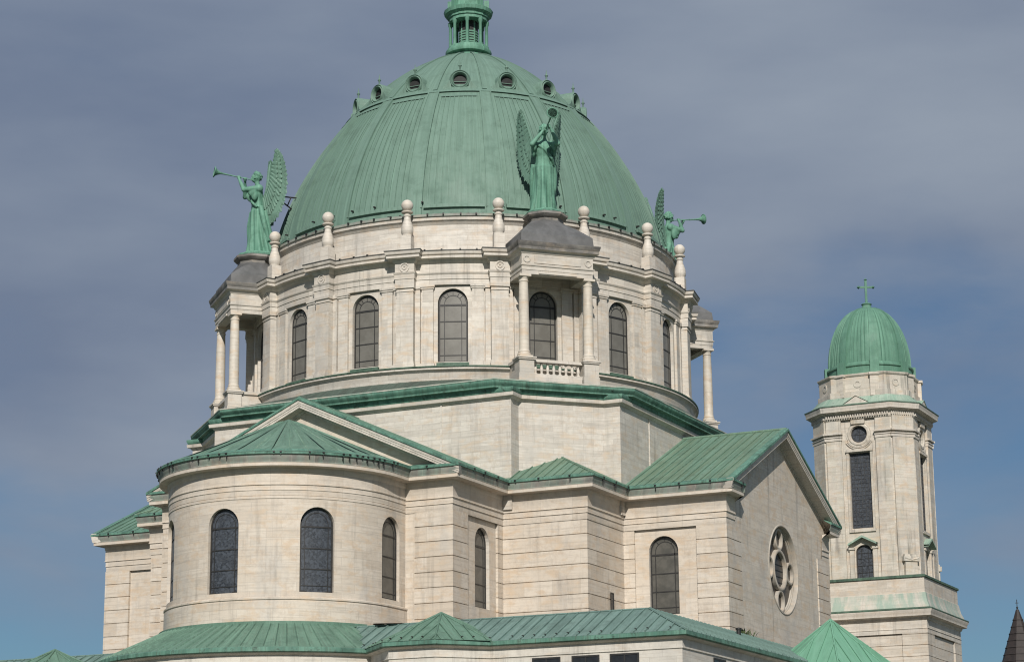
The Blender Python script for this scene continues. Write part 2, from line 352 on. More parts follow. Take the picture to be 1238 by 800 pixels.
def window(f, op, depth, parent, bars=(), arcs=(), fw=0.07, ft=0.07, pane_mat=None, frame_mat=None, label=None, fine=None):
    """metal frame with glazing bars (part) and its pane (sub-part)"""
    m = MB(); a, b = op.outline(0, 18), op.outline(fw, 18); n = len(a); d0, d1 = -depth+ft*0.5, -depth-ft*0.5
    for i in range(n):
        k = (i+1) % n
        m.poly((f(*a[i], d0), f(*a[k], d0), f(*b[k], d0), f(*b[i], d0))); m.poly((f(*b[i], d0), f(*b[k], d0), f(*b[k], d1), f(*b[i], d1)))
    def bar(p, q, w, dd=0.0):
        (x0, z0), (x1, z1) = p, q; L = math.hypot(x1-x0, z1-z0)
        if L > 0.3 and abs(x1-x0) > 0.1:
            k = int(L/0.2)+1; mid = [(x0+(x1-x0)*i/k, z0+(z1-z0)*i/k) for i in range(k+1)]
            for a_, b_ in zip(mid, mid[1:]): bar(a_, b_, w, dd)
            return
        nx, nz = -(z1-z0)/L*w/2, (x1-x0)/L*w/2
        c = [(x0+nx, z0+nz), (x1+nx, z1+nz), (x1-nx, z1-nz), (x0-nx, z0-nz)]; e0, e1 = d0-0.004-dd, d1
        m.poly([f(*t, e0) for t in c])
        for i in range(4): m.poly((f(*c[i], e0), f(*c[(i+1) % 4], e0), f(*c[(i+1) % 4], e1), f(*c[i], e1)))
    for i, (p, q, w) in enumerate(bars): bar(p, q, w, 0.002*(i % 5))
    for (cx, cz, r, a0, a1, w) in arcs:
        pts = [(cx+r*cos(R_(a0+(a1-a0)*i/12)), cz+r*sin(R_(a0+(a1-a0)*i/12))) for i in range(13)]
        for i, (p, q) in enumerate(zip(pts, pts[1:])): bar(p, q, w, 0.011+0.001*(i % 2))
    w = m.build('window', frame_mat or M_BRONZE, parent, smooth=0)
    if label: w['label'] = label
    p = MB(); xs = op.cols(18)
    for x0, x1 in zip(xs, xs[1:]):
        p.poly((f(x0, op.lo(x0), -depth), f(x1, op.lo(x1), -depth), f(x1, op.hi(x1), -depth), f(x0, op.hi(x0), -depth)), ((x0, op.lo(x0)), (x1, op.lo(x1)), (x1, op.hi(x1)), (x0, op.hi(x0))))
    p.build('pane', pane_mat or M_GREY, w, smooth=30)
    return w
def roof_poly(m, pts, edir, spacing=0.55, mat=0, sw=0.05, sh=0.05, off=0.0, smat=None, guard=None, gmat=1):
    """a planar sheet-metal roof slope with standing seams running up the slope"""
    P = [Vector(p) for p in pts]; e = Vector(edir).normalized(); n = (P[1]-P[0]).cross(P[2]-P[0]).normalized()
    if n.z < 0: n = -n
    e = (e-n*e.dot(n)).normalized(); w = n.cross(e).normalized()
    if w.z < 0: w = -w
    O = P[0]; S = [((p-O).dot(e), (p-O).dot(w)) for p in P]
    m.poly(P, [(a+O.dot(e), b) for a, b in S], mat)
    lo, hi = min(a for a, _ in S), max(a for a, _ in S); x = lo+spacing*(0.5+off)
    while x < hi-0.05:
        ts = []
        for i in range(len(S)):
            (a0, b0), (a1, b1) = S[i], S[(i+1) % len(S)]
            if (a0-x)*(a1-x) < 0: ts.append(b0+(b1-b0)*(x-a0)/(a1-a0))
        if len(ts) == 2:
            t0, t1 = min(ts), max(ts)
            if t1-t0 > 0.15:
                f = lambda a, b, c: O+e*a+w*b+n*c
                m.box(f, x-sw/2, x+sw/2, t0+0.02, t1-0.01, -0.01, sh, smat if smat is not None else mat)
                if guard and t1-t0 > 0.6 and random.random() < 0.8:
                    g0 = t0+guard+random.uniform(-.05, .05); m.box(f, x-0.04, x+0.04, g0, g0+0.06, 0, 0.09, gmat)
        x += spacing
def groove_prof(z0, z1, first, pitch, gw=0.045, gd=0.05, off=0.0):
    pr = [(off, z0)]; z = first
    while z < z1-0.05:
        if z > z0+0.05: pr += [(off, z-gw/2), (off-gd, z-gw/2+0.012), (off-gd, z+gw/2-0.012), (off, z+gw/2)]
        z += pitch
    return pr+[(off, z1)]
def rect(x0, x1, y0, y1): return [(x0, y0), (x1, y0), (x1, y1), (x0, y1)]

# ------------------------------------------------------------------ ground
GZ = -1.7
g = MB(); S = 6000; n = 12
for i in range(n):
    for j in range(n):
        x0, x1, y0, y1 = [-S+2*S*k/n for k in (i, i+1, j, j+1)]
        g.poly(((x0, y0, GZ), (x1, y0, GZ), (x1, y1, GZ), (x0, y1, GZ)))
go = g.build('ground', M_GRASS, smooth=0); go['kind'] = 'structure'

M_TRIM2 = marble('marble_apse_trim', 1.8, 50, 0.5, 0.35, 0.006, (0.585, 0.522, 0.445), (0.525, 0.462, 0.385))
# ------------------------------------------------------------------ the basilica
BAS = thing('basilica', 'cream marble basilica with huge ribbed green copper dome, round apse and rose window gable', 'church', (0, 0, GZ))
NB = 16; BAYS = [45+22.5*k for k in range(16)]; PIERS = [45+11.25+22.5*k for k in range(16)]
norm = lambda a: (a+180) % 360-180
VIS = lambda a: abs(norm(a-26.6)) < 118

# --- dome
DR, DZ0, DH, DP = 11.87, 36.28, 14.01, 1.55
def dprof(z):
    u = min(1, max(0, (z-DZ0)/DH)); return DR*max(0, 1-u**DP)**(1/DP)
def dz_at(r): return DZ0+DH*(1-(r/DR)**DP)**(1/DP)
def build_dome():
    m = MB(); zs = [DZ0+(50.25-DZ0)*(1-(1-i/40)**1.25) for i in range(41)]
    m.lathe([(DR-0.05, DZ0-0.6)]+[(dprof(z), z) for z in zs], 128)
    zt = dz_at(7.65)                              # top ring below the oculi
    def strip(az, w0, w1, za, zb, h, nz=26, mat=0):
        rows = []
        for i in range(nz+1):
            z = za+(zb-za)*i/nz; r = dprof(z); w = (w0+(w1-w0)*i/nz)/2
            dz = 0.05; tr, tz = dprof(z+dz)-dprof(z-dz), 2*dz; L = math.hypot(tr, tz); nr, nz_ = tz/L, -tr/L
            rows.append([(w, r, z), (w, r+nr*h, z+nz_*h)])
        f = frame(az)
        for i in range(nz):
            (w, r, z), (w_, r2, z2) = rows[i]; (x, s, y), (x_, s2, y2) = rows[i+1]
            rb, sb = r-0.03, s-0.03
            m.poly((f(r2, -w, z2), f(r2, w, z2), f(s2, x, y2), f(s2, -x, y2)), ((-w+az, z2), (w+az, z2), (x+az, y2), (-x+az, y2)), mat)
            for sg in (-1, 1):
                m.poly((f(rb, sg*w, z), f(r2, sg*w, z2), f(s2, sg*x, y2), f(sb, sg*x, y)), ((0, z), (0.1, z2), (0.1, y2), (0, y)), mat)
        for k in (0, -1):
            (w, r, z), (_, r2, z2) = rows[k]; m.poly((f(r-0.03, -w, z), f(r-0.03, w, z), f(r2, w, z2), f(r2, -w, z2)), None, mat)
    for az in PIERS:
        strip(az, 1.02, 0.62, DZ0-0.3, zt-0.02, 0.07)
        for sg in (-1, 1): strip(az+sg*2.25, 0.09, 0.07, DZ0+0.55, zt-0.02, 0.11)
        strip(az, 0.26, 0.16, zt+0.2, 50.0, 0.07, 14)
    for az in BAYS:
        for k in range(-4, 5): strip(az+k*1.85, 0.06, 0.045, DZ0+0.72, zt-0.35, 0.042)
    # ledges: base band in each bay, panel heads, ring under the oculi
    def ledge(a0, a1, za, zb, h, nn=10):
        for i in range(nn):
            A, B = a0+(a1-a0)*i/nn, a0+(a1-a0)*(i+1)/nn
            pts = []
            for a in (A, B):
                f = frame(a); pts.append([f(dprof(za)-0.04, 0, za), f(dprof(za)+h, 0, za), f(dprof(zb)+h, 0, zb), f(dprof(zb)-0.04, 0, zb+h*0.4)])
            for k in range(3): m.poly((pts[0][k], pts[1][k], pts[1][k+1], pts[0][k+1]), None)
            if i in (0, nn-1): m.poly(pts[0] if i == 0 else pts[1])
    for az in BAYS:
        ledge(az-8.3, az+8.3, DZ0+0.52, DZ0+0.72, 0.16)
        ledge(az-7.6, az+7.6, zt-0.42, zt-0.32, 0.08)
    for i in range(64): ledge(i*5.625, (i+1)*5.625, zt, zt+0.16, 0.13, 2)
    m.lathe([(DR+0.02, DZ0-0.5), (DR+0.2, DZ0-0.35), (DR+0.2, DZ0+0.02), (DR+0.12, DZ0+0.1), (DR-0.02, DZ0+0.22)], 128)
    hooks = m                                     # little iron snow hooks scattered on the copper
    for az in BAYS:
        for k in range(5):
            a = az-8+4*k+random.uniform(-.8, .8); f = frame(a); z = DZ0+random.choice((0.05, 0.1, 0.85)); r = dprof(z)+0.14
            hooks.box(f, r-0.1, r+0.08, -0.05, 0.05, z, z+0.07, 1)
    d = m.build('dome', [M_DOME, M_IRON], BAS)
    # oculus dormers
    def oculus():
        m = MB(); rf = 7.22; zc = 46.05
        f0 = lambda x, y, z: (-y, x, z)          # lathe axis -> local frame (u outwards, v, z)
        def ring(prof, mat=0, n=28):              # prof: (radius, u)
            for j in range(len(prof)-1):
                (r0, u0), (r1, u1) = prof[j], prof[j+1]
                for i in range(n):
                    A, B = 2*pi*i/n, 2*pi*(i+1)/n
                    P = lambda r, u, a: F(u, r*sin(a), zc+r*cos(a))
                    m.poly((P(r0, u0, A), P(r0, u0, B), P(r1, u1, B), P(r1, u1, A)), None, mat)
        F = frame(0)
        ring([(0.38, rf-0.16), (0.41, rf+0.04), (0.46, rf+0.10), (0.52, rf+0.03), (0.57, rf+0.09), (0.62, rf+0.02), (0.62, rf-1.7)])
        # scrolled side brackets and sill
        for sg in (-1, 1):
            prev = None
            pts = [(0.55, 0.10), (0.66, -0.12), (0.78, -0.32), (0.98, -0.42), (1.02, -0.55), (0.5, -0.58)]
            F2 = lambda p, u: F(u, sg*p[0], zc+p[1])
            m.poly([F2(p, rf+0.05) for p in pts])
            for a, b in zip(pts, pts[1:]+pts[:1]): m.poly((F2(a, rf+0.05), F2(b, rf+0.05), F2(b, rf-0.7), F2(a, rf-0.7)))
        m.box(F, rf-0.7, rf+0.14, -0.95, 0.95, zc-0.68, zc-0.55)
        for (z0, z1, r0, r1) in ((0.52, 0.62, 0.12, 0.12), (0.62, 0.82, 0.05, 0.05), (0.82, 0.92, 0.05, 0.11), (0.92, 1.02, 0.11, 0.04), (1.02, 1.28, 0.04, 0.012)):
            nn = 10
            for i in range(nn):
                A, B = 2*pi*i/nn, 2*pi*(i+1)/nn
                P = lambda r, a, z: F(rf-0.12+r*sin(a), r*cos(a), zc+z)
                m.poly((P(r0, A, z0), P(r0, B, z0), P(r1, B, z1), P(r1, A, z1)))
        m.box(F, rf-0.12, rf-0.08, -0.36, 0.36, zc-0.10, zc-0.07)
        o = m.build('oculus', M_DOME, None)
        p = MB(); p.poly([F(rf-0.15, 0.40*sin(2*pi*i/24), zc+0.40*cos(2*pi*i/24)) for i in range(24)])
        q = p.build('oculus_opening', M_DARKIN, o, smooth=0)
        return o
    oc = oculus(); kids = [q for q in bpy.data.objects if q.parent == oc]
    # an oculus is a sub-part of the dome: its dark opening is joined in as a second material
    bm = bmesh.new(); bm.from_mesh(oc.data); k0 = len(bm.faces); bm.from_mesh(kids[0].data)
    bm.faces.ensure_lookup_table()
    for fc in bm.faces[k0:]: fc.material_index = 1
    oc.data.materials.append(M_DARKIN); bm.to_mesh(oc.data); bm.free()
    for q in kids: bpy.data.objects.remove(q)
    first = True
    for az in BAYS:
        if not VIS(az): continue
        o = oc if first else oc.copy()
        if not first: COL.objects.link(o)
        first = False; o.parent = d; o.matrix_parent_inverse = parent_inv(d); o.rotation_euler = (0, 0, R_(az))
    return d
DOME = build_dome()

def build_lantern():
    m = MB(); z = 50.15
    m.lathe([(1.6, z-0.4), (1.25, z-0.1), (1.14, z+0.02), (1.14, z+0.08), (1.40, z+0.12), (1.45, z+0.26), (1.42, z+0.36), (1.32, z+0.40), (1.28, z+0.58), (0.0, z+0.62)], 32)
    m.lathe([(0.60, z+0.5), (0.60, z+2.6)], 8, a0=-pi+pi/8, a1=pi+pi/8)
    zt = z+2.30
    m.lathe([(0.0, zt), (1.22, zt), (1.22, zt+0.2), (1.3, zt+0.22), (1.3, zt+0.36), (1.5, zt+0.48), (1.56, zt+0.7), (1.4, zt+0.78), (1.05, zt+0.95), (0.85, zt+1.6), (0.80, zt+2.3), (1.0, zt+2.4), (1.0, zt+2.6), (0.6, zt+3.2), (0.25, zt+3.9), (0.1, zt+5), (0, zt+5.1)], 16)
    for k in range(8):
        f = frame(22.5+45*k+45); m.box(f, 1.0, 1.30, -0.13, 0.13, zt+0.78, zt+1.45)
    la = m.build('lantern', M_STAT, BAS)
    c = MB(); c.lathe([(0.15, z+0.55), (0.15, z+0.66), (0.105, z+0.70), (0.095, z+2.02), (0.14, z+2.12), (0.16, z+2.32)], 12); c0 = c.build('lantern_column', M_STAT)
    for k in range(8):
        o = c0 if k == 0 else c0.copy()
        if k: COL.objects.link(o)
        p = pol(45+22.5+45*k, 1.13, 0, 0); o.parent = la; o.matrix_parent_inverse = parent_inv(la); o.location = p
    b = MB()
    for k in range(8):
        f = frame(45+45*k); b.box(f, 0.45, 0.575, -0.15, 0.15, z+0.6, z+2.35)
        for i in range(6): b.box(f, 0.55, 0.61, -0.15, 0.15, z+0.7+0.17*i, z+0.80+0.17*i, 1)
    b.build('louvre', [M_DARKIN, M_STAT], la, smooth=0)
build_lantern()

# --- drum
RW = 12.88
def ring_path(rb, rp, half, step=1.6, azs=PIERS):
    pts = []
    for k, p in enumerate(sorted(azs)):
        dd = D_(half/rp)
        for a, r in ((p-dd, rb), (p-dd, rp), (p+dd, rp), (p+dd, rb)): pts.append((r*sin(R_(a)), -r*cos(R_(a))))
        nxt = p+22.5-dd; a = p+dd; nn = 10
        for i in range(1, nn): t = a+(nxt-a)*i/nn; pts.append((rb*sin(R_(t)), -rb*cos(R_(t))))
    return pts
def arcbox(m, az, s0, s1, r0, r1, z0, z1, nn=4, mat=0):
    f = cylmap(RW, 0, 0, R_(az)); d0, d1 = r0-RW, r1-RW
    for i in range(nn):
        a, b = s0+(s1-s0)*i/nn, s0+(s1-s0)*(i+1)/nn
        m.poly((f(a, z0, d1), f(b, z0, d1), f(b, z1, d1), f(a, z1, d1)), ((a+az, z0), (b+az, z0), (b+az, z1), (a+az, z1)), mat)
        m.poly((f(a, z1, d0), f(b, z1, d0), f(b, z1, d1), f(a, z1, d1)), None, mat); m.poly((f(a, z0, d0), f(b, z0, d0), f(b, z0, d1), f(a, z0, d1)), None, mat)
    for s in (s0, s1): m.poly((f(s, z0, d0), f(s, z0, d1), f(s, z1, d1), f(s, z1, d0)), ((0, z0), (r1-r0, z0), (r1-r0, z1), (0, z1)), mat)
def build_drum():
    m = MB(); HWID = 0.80
    cyl = cylmap(RW); per = 2*pi*RW
    ops = [Op(R_(a)*RW, HWID+0.03, 27.70, 31.83) for a in sorted(norm(b) for b in BAYS)]
    s0 = R_(-180+5)*RW
    ops = [o if o.sc > s0+1 else Op(o.sc+per, o.hw, o.zs, o.zt) for o in ops]
    wall(m, cyl, s0, s0+per, 27.2, 32.15, ops, 0.7, 0.26, 0, 1)
    w2 = pi*2*RW/16/2
    for az in BAYS:
        for sg in (-1, 1):
            a, b = sorted((sg*1.06, sg*1.70)); arcbox(m, az, a, b, RW-0.1, 13.02, 27.35, 31.98, 4)
            arcbox(m, az, a-0.06, b+0.06, RW-0.1, 13.08, 27.35, 27.62, 4); arcbox(m, az, a-0.05, b+0.05, RW-0.1, 13.07, 31.80, 31.90, 4); arcbox(m, az, a-0.09, b+0.09, RW-0.1, 13.11, 31.90, 32.03, 4)
            a, b = sorted((sg*1.78, sg*2.06)); arcbox(m, az, a, b, RW-0.1, 13.06, 27.35, 31.98, 2)
            arcbox(m, az, a-0.02, b+0.02, RW-0.1, 13.12, 27.35, 27.62, 2); arcbox(m, az, a-0.02, b+0.02, RW-0.1, 13.13, 31.82, 32.03, 2)
    for az in PIERS:
        arcbox(m, az, -0.46, 0.46, RW-0.1, 13.42, 27.35, 31.98, 4); arcbox(m, az, -0.52, 0.52, RW-0.1, 13.50, 27.35, 27.55, 4); arcbox(m, az, -0.49, 0.49, RW-0.1, 13.46, 27.55, 27.68, 4)
        arcbox(m, az, -0.49, 0.49, RW-0.1, 13.46, 31.62, 31.68, 4); arcbox(m, az, -0.52, 0.52, RW-0.1, 13.50, 31.82, 32.03, 4)
    dr = m.build('drum', [M_ASH, M_TRIM], BAS)
    # entablature
    e = MB(); path = ring_path(12.97, 13.42, 0.47)
    e.sweep(path, [(0, 32.0), (0.07, 32.02), (0.07, 32.32), (0.105, 32.33), (0.105, 32.58), (0.15, 32.62), (0.17, 32.70), (0.08, 32.73), (0.08, 33.22), (0.13, 33.25), (0.20, 33.38), (0.22, 33.42), (0.46, 33.45), (0.46, 33.58), (0.42, 33.60), (0.42, 33.63), (0.50, 33.65), (0.55, 33.78), (0.55, 33.80), (0.52, 33.81), (0.57, 33.83), (0.57, 33.88), (-0.2, 33.96), (-0.9, 34.05)], True, 0, mats=[0]*18+[2]*5)
    for az in PIERS:
        f = frame(az); R0 = 13.42+0.08
        for r0, r1, dd in ((0.20, 0.27, 0.04), (0.06, 0.12, 0.03)):
            for i in range(20):
                A, B = 2*pi*i/20, 2*pi*(i+1)/20
                P = lambda r, a, u: f(R0+u, r*sin(a), 32.98+r*cos(a))
                e.poly((P(r0, A, dd), P(r0, B, dd), P(r1, B, dd), P(r1, A, dd)))
                for r in (r0, r1): e.poly((P(r, A, -0.02), P(r, B, -0.02), P(r, B, dd), P(r, A, dd)))
    sp = e; hk = []
    for az in BAYS:
        for k in range(4):
            f = frame(az-6+4*k+random.uniform(-.5, .5)); sp.box(f, 13.42, 13.56, -0.045, 0.045, 33.84, 33.93, 1); hk.append(f)
    e.build('drum_entablature', [M_TRIM, M_IRON, M_LEADD], BAS)
    # attic
    a = MB(); a.lathe([(12.55, 33.9), (12.55, 34.15), (12.42, 34.2), (12.40, 35.62), (12.44, 35.66), (12.50, 35.80), (12.60, 35.86), (12.62, 36.02)], 128, mat=0)
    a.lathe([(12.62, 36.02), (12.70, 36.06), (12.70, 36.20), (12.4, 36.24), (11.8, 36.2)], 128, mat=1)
    for f in hk: a.box(f, 12.6, 12.79, -0.045, 0.045, 36.12, 36.22, 2)
    a.build('attic', [M_THIN, M_GUT, M_IRON], BAS)
    # base ledge and skirt
    l = MB(); l.lathe([(13.45, 25.5), (13.45, 26.98), (13.50, 27.05), (13.58, 27.12)], 128, mat=0)
    l.lathe([(13.58, 27.12), (13.66, 27.13), (13.66, 27.21)], 128, mat=1); l.lathe([(13.66, 27.21), (13.62, 27.22), (13.70, 27.25), (13.70, 27.32), (13.3, 27.40), (12.7, 27.42)], 128, mat=2)
    for az in BAYS:
        arcbox(l, az, -0.88, 0.88, RW-0.3, 13.06, 27.40, 27.62, 8, 2)
    l.build('drum_ledge', [M_THIN, M_TRIM, M_DKCOP], BAS)
    # windows
    for az in BAYS:
        if not VIS(az): continue
        f = cylmap(RW, 0, 0, R_(az)); op = Op(0, HWID, 27.70, 31.80); h = HWID; zc = op.zt-h
        bars = [((-h, 30.93), (h, 30.93), 0.10), ((-h, 30.0), (h, 30.0), 0.055), ((-h, 29.05), (h, 29.05), 0.055), ((-h, 28.10), (h, 28.10), 0.05),
                ((-0.60*h, 27.7), (-0.60*h, zc), 0.04), ((0.60*h, 27.7), (0.60*h, zc), 0.04)]
        for t in (60, 90, 120, 40, 140): bars.append(((0.60*h*cos(R_(t)), zc+0.60*h*sin(R_(t))), (0.98*h*cos(R_(t)), zc+0.98*h*sin(R_(t))), 0.03))
        window(f, op, 0.20, BAS, bars, [(0, zc, 0.60*h, 0, 180, 0.035)], 0.075, 0.06, M_GREY)
build_drum()
# finials
fm = MB()
fm.box(XYZ, -0.30, 0.30, -0.30, 0.30, 34.0, 34.9); fm.box(XYZ, -0.34, 0.34, -0.34, 0.34, 33.9, 34.08)
fm.lathe([(0.27, 34.9), (0.29, 34.95), (0.30, 35.02), (0.33, 35.06), (0.34, 35.22), (0.335, 35.40), (0.27, 35.62), (0.20, 35.82), (0.185, 36.0), (0.22, 36.02), (0.23, 36.08), (0.19, 36.12), (0.20, 36.2), (0.32, 36.24), (0.33, 36.31), (0.24, 36.35), (0.18, 36.37)], 20)
fm.lathe([(0.0, 36.34)]+[(0.335*cos(R_(t)), 36.67+0.335*sin(R_(t))) for t in range(-75, 90, 15)]+[(0, 37.005)], 20)
f0 = fm.build('finial', M_TRIM)
first = True
for az in PIERS:
    if not VIS(az): continue
    o = f0 if first else f0.copy()
    if not first: COL.objects.link(o)
    first = False; o.parent = BAS; o.matrix_parent_inverse = parent_inv(BAS); p = pol(az, 13.0, 0, 0); o.location = p; o.rotation_euler = (0, 0, R_(az))

# --- porches
def build_porch(az):
    F = frame(az); loc = lambda pts: [F(u, v, 0)[:2] for u, v in pts]
    e = MB(); uo, vo = 15.17, 2.05
    rectp = loc([(15.17, -vo), (15.17, vo), (12.9, vo), (12.9, -vo)])[::1]
    # path must run counter-clockwise seen from above
    rp = loc([(12.9, -vo), (uo, -vo), (uo, vo), (12.9, vo)])
    e.sweep(rp, [(0, 32.08), (0, 32.30), (0.03, 32.31), (0.03, 32.50), (0.08, 32.54), (0.09, 32.60), (0.02, 32.62), (0.02, 33.20), (0.07, 33.24), (0.12, 33.36), (0.29, 33.42), (0.29, 33.58), (0.31, 33.60), (0.36, 33.76), (0.37, 33.84), (0.0, 33.92)], False, 0)
    e.sweep(loc([(12.9, -vo+0.5), (uo-0.5, -vo+0.5), (uo-0.5, vo-0.5), (12.9, vo-0.5)]), [(0, 32.08), (0, 32.6)], False, 0)
    e.poly([F(u, v, 32.08) for u, v in ((12.9, -vo), (uo, -vo), (uo, vo), (uo-.5, vo-.5), (uo-.5, -vo+.5), (12.9, -vo+.5))]); e.poly([F(u, v, 32.08) for u, v in ((uo, vo), (12.9, vo), (12.9, vo-.5), (uo-.5, vo-.5))])
    e.poly([F(u, v, 32.6) for u, v in ((12.7, -vo+.5), (uo-.5, -vo+.5), (uo-.5, vo-.5), (12.7, vo-.5))])
    e.box(F, uo-0.1, uo+0.05, -1.1, 1.1, 32.12, 32.24); e.box(F, uo-0.1, uo+0.055, -1.35, 1.35, 32.70, 33.14)
    for v in (-1.78, 1.78):
        for i in range(20):
            A, B = 2*pi*i/20, 2*pi*(i+1)/20
            P = lambda r, a, u: F(uo+u, v+r*sin(a), 32.92+r*cos(a))
            e.poly((P(0.13, A, 0.06), P(0.13, B, 0.06), P(0.21, B, 0.06), P(0.21, A, 0.06)))
            for r in (0.13, 0.21): e.poly((P(r, A, 0), P(r, B, 0), P(r, B, 0.06), P(r, A, 0.06)))
    e.m = [1 if all(e.v[i][2] > 33.39 for i in fc) else 0 for fc in e.f]
    po = e.build('porch', [M_SOOT, M_SOOTD], BAS)
    # lead roof: blocking course, bellcast slope, octagonal plinth for the statue
    r = MB(); cu = 13.35
    def rr(uh, vh, z): return [F(u, v, z) for u, v in ((uh, -vh*0.42), (uh, vh*0.42), (uh-0.0, vh), (12.6+(uh-12.6)*0.5, vh), (12.6, vh), (12.6, -vh), (12.6+(uh-12.6)*0.5, -vh), (uh, -vh))]
    def octo(rad, z): return [F(cu+rad*cos(R_(t)), rad*sin(R_(t)), z) for t in (-22.5, 22.5, 67.5, 112.5, 157.5, 202.5, 247.5, 292.5)]
    O = lambda rad, z: octo(rad, z)
    A = rr(15.24, 2.12, 33.88); B = rr(15.18, 2.08, 34.40)
    # order rr to match octo: front-right ... start at front edge
    idx = [0, 1, 2, 3, 4, 5, 6, 7]
    rings = [A, B]
    T = O(1.02, 35.52)
    for t, bulge in ((0.3, 0.03), (0.6, 0.04), (0.85, 0.01)):
        rings.append([tuple(Vector(b).lerp(Vector(c), t)+Vector((0, 0, bulge))) for b, c in zip(B, T)])
    rings += [T]
    for a, b in zip(rings, rings[1:]):
        for i in range(8):
            k = (i+1) % 8; r.poly((a[i], a[k], b[k], b[i]))
    pr = [(1.02, 35.45), (1.02, 35.66), (1.10, 35.70), (1.20, 35.80), (1.26, 35.86), (1.26, 35.98), (1.05, 36.06)]
    rs = [O(*p) for p in pr]
    for j, (a, b) in enumerate(zip(rs, rs[1:])):
        for i in range(8):
            k = (i+1) % 8; r.poly((a[i], a[k], b[k], b[i]), None, 1 if j < 5 else 0)
    r.poly(rs[-1])
    r.build('porch_roof', [M_LEAD, M_SOOTD], po, smooth=25)
    # columns
    c = MB(); c.box(XYZ, -0.37, 0.37, -0.37, 0.37, 27.46, 27.56)
    c.lathe([(0.36, 27.56), (0.38, 27.62), (0.36, 27.70), (0.31, 27.73), (0.325, 27.79), (0.30, 27.84), (0.285, 27.9), (0.285, 29.2), (0.27, 30.6), (0.245, 31.66), (0.27, 31.69), (0.27, 31.74), (0.245, 31.77), (0.25, 31.85), (0.31, 31.95)], 24)
    c.box(XYZ, -0.33, 0.33, -0.33, 0.33, 31.95, 32.08)
    c0 = c.build('column', M_COLUMN)
    for i, v in enumerate((-1.86, 1.86)):
        for j, u in enumerate((14.86,)):
            o = c0 if i+j == 0 else c0.copy()
            if i+j: COL.objects.link(o)
            o.parent = po; o.matrix_parent_inverse = parent_inv(po); o.location = F(u, v, 0); o.rotation_euler = (0, 0, R_(az))
    # pedestals, solid side parapets and the balustrade between
    b = MB()
    for sg in (-1, 1):
        v0, v1 = sorted((sg*1.44, sg*2.28))
        b.box(F, 14.47, 15.27, v0, v1, 26.0, 27.30); b.box(F, 14.40, 15.34, v0-0.07, v1+0.07, 27.30, 27.38); b.box(F, 14.36, 15.38, v0-0.11, v1+0.11, 27.38, 27.46); b.box(F, 14.43, 15.31, v0-0.04, v1+0.04, 26.0, 26.55)
        v0, v1 = sorted((sg*1.62, sg*2.16)); b.box(F, 13.0, 14.47, v0, v1, 26.0, 27.28); b.box(F, 13.0, 14.42, v0-0.09, v1+0.09, 27.28, 27.455)
        b.box(F, 12.95, 13.6, sorted((sg*1.5, sg*2.2))[0], sorted((sg*1.5, sg*2.2))[1], 27.3, 27.457)
    b.box(F, 12.9, 14.9, -1.62, 1.62, 26.0, 26.46)
    b.build('pedestal', M_SOOT, po)
    k = MB(); k.box(F, 14.66, 15.06, -1.44, 1.44, 26.42, 26.60); k.box(F, 14.66, 15.06, -1.44, 1.44, 27.24, 27.40); k.box(F, 14.60, 15.12, -1.36, 1.36, 26.2, 26.43)
    for i in range(8):
        v = -1.23+2.46*i/7; cx, cy, _ = F(14.86, v, 0)
        k.lathe([(0.11, 26.6), (0.11, 26.66), (0.06, 26.69), (0.075, 26.78), (0.10, 26.86), (0.08, 26.98), (0.05, 27.10), (0.05, 27.15), (0.10, 27.19), (0.10, 27.24)], 12, (cx, cy))
    k.build('balustrade', M_TRIM, po)
M_COLUMN = marble('marble_veined_column', 0, 0, 0.8, 0.3, 0, (0.58, 0.535, 0.465), (0.53, 0.48, 0.405))
for az in (45, -45, 135): build_porch(az)

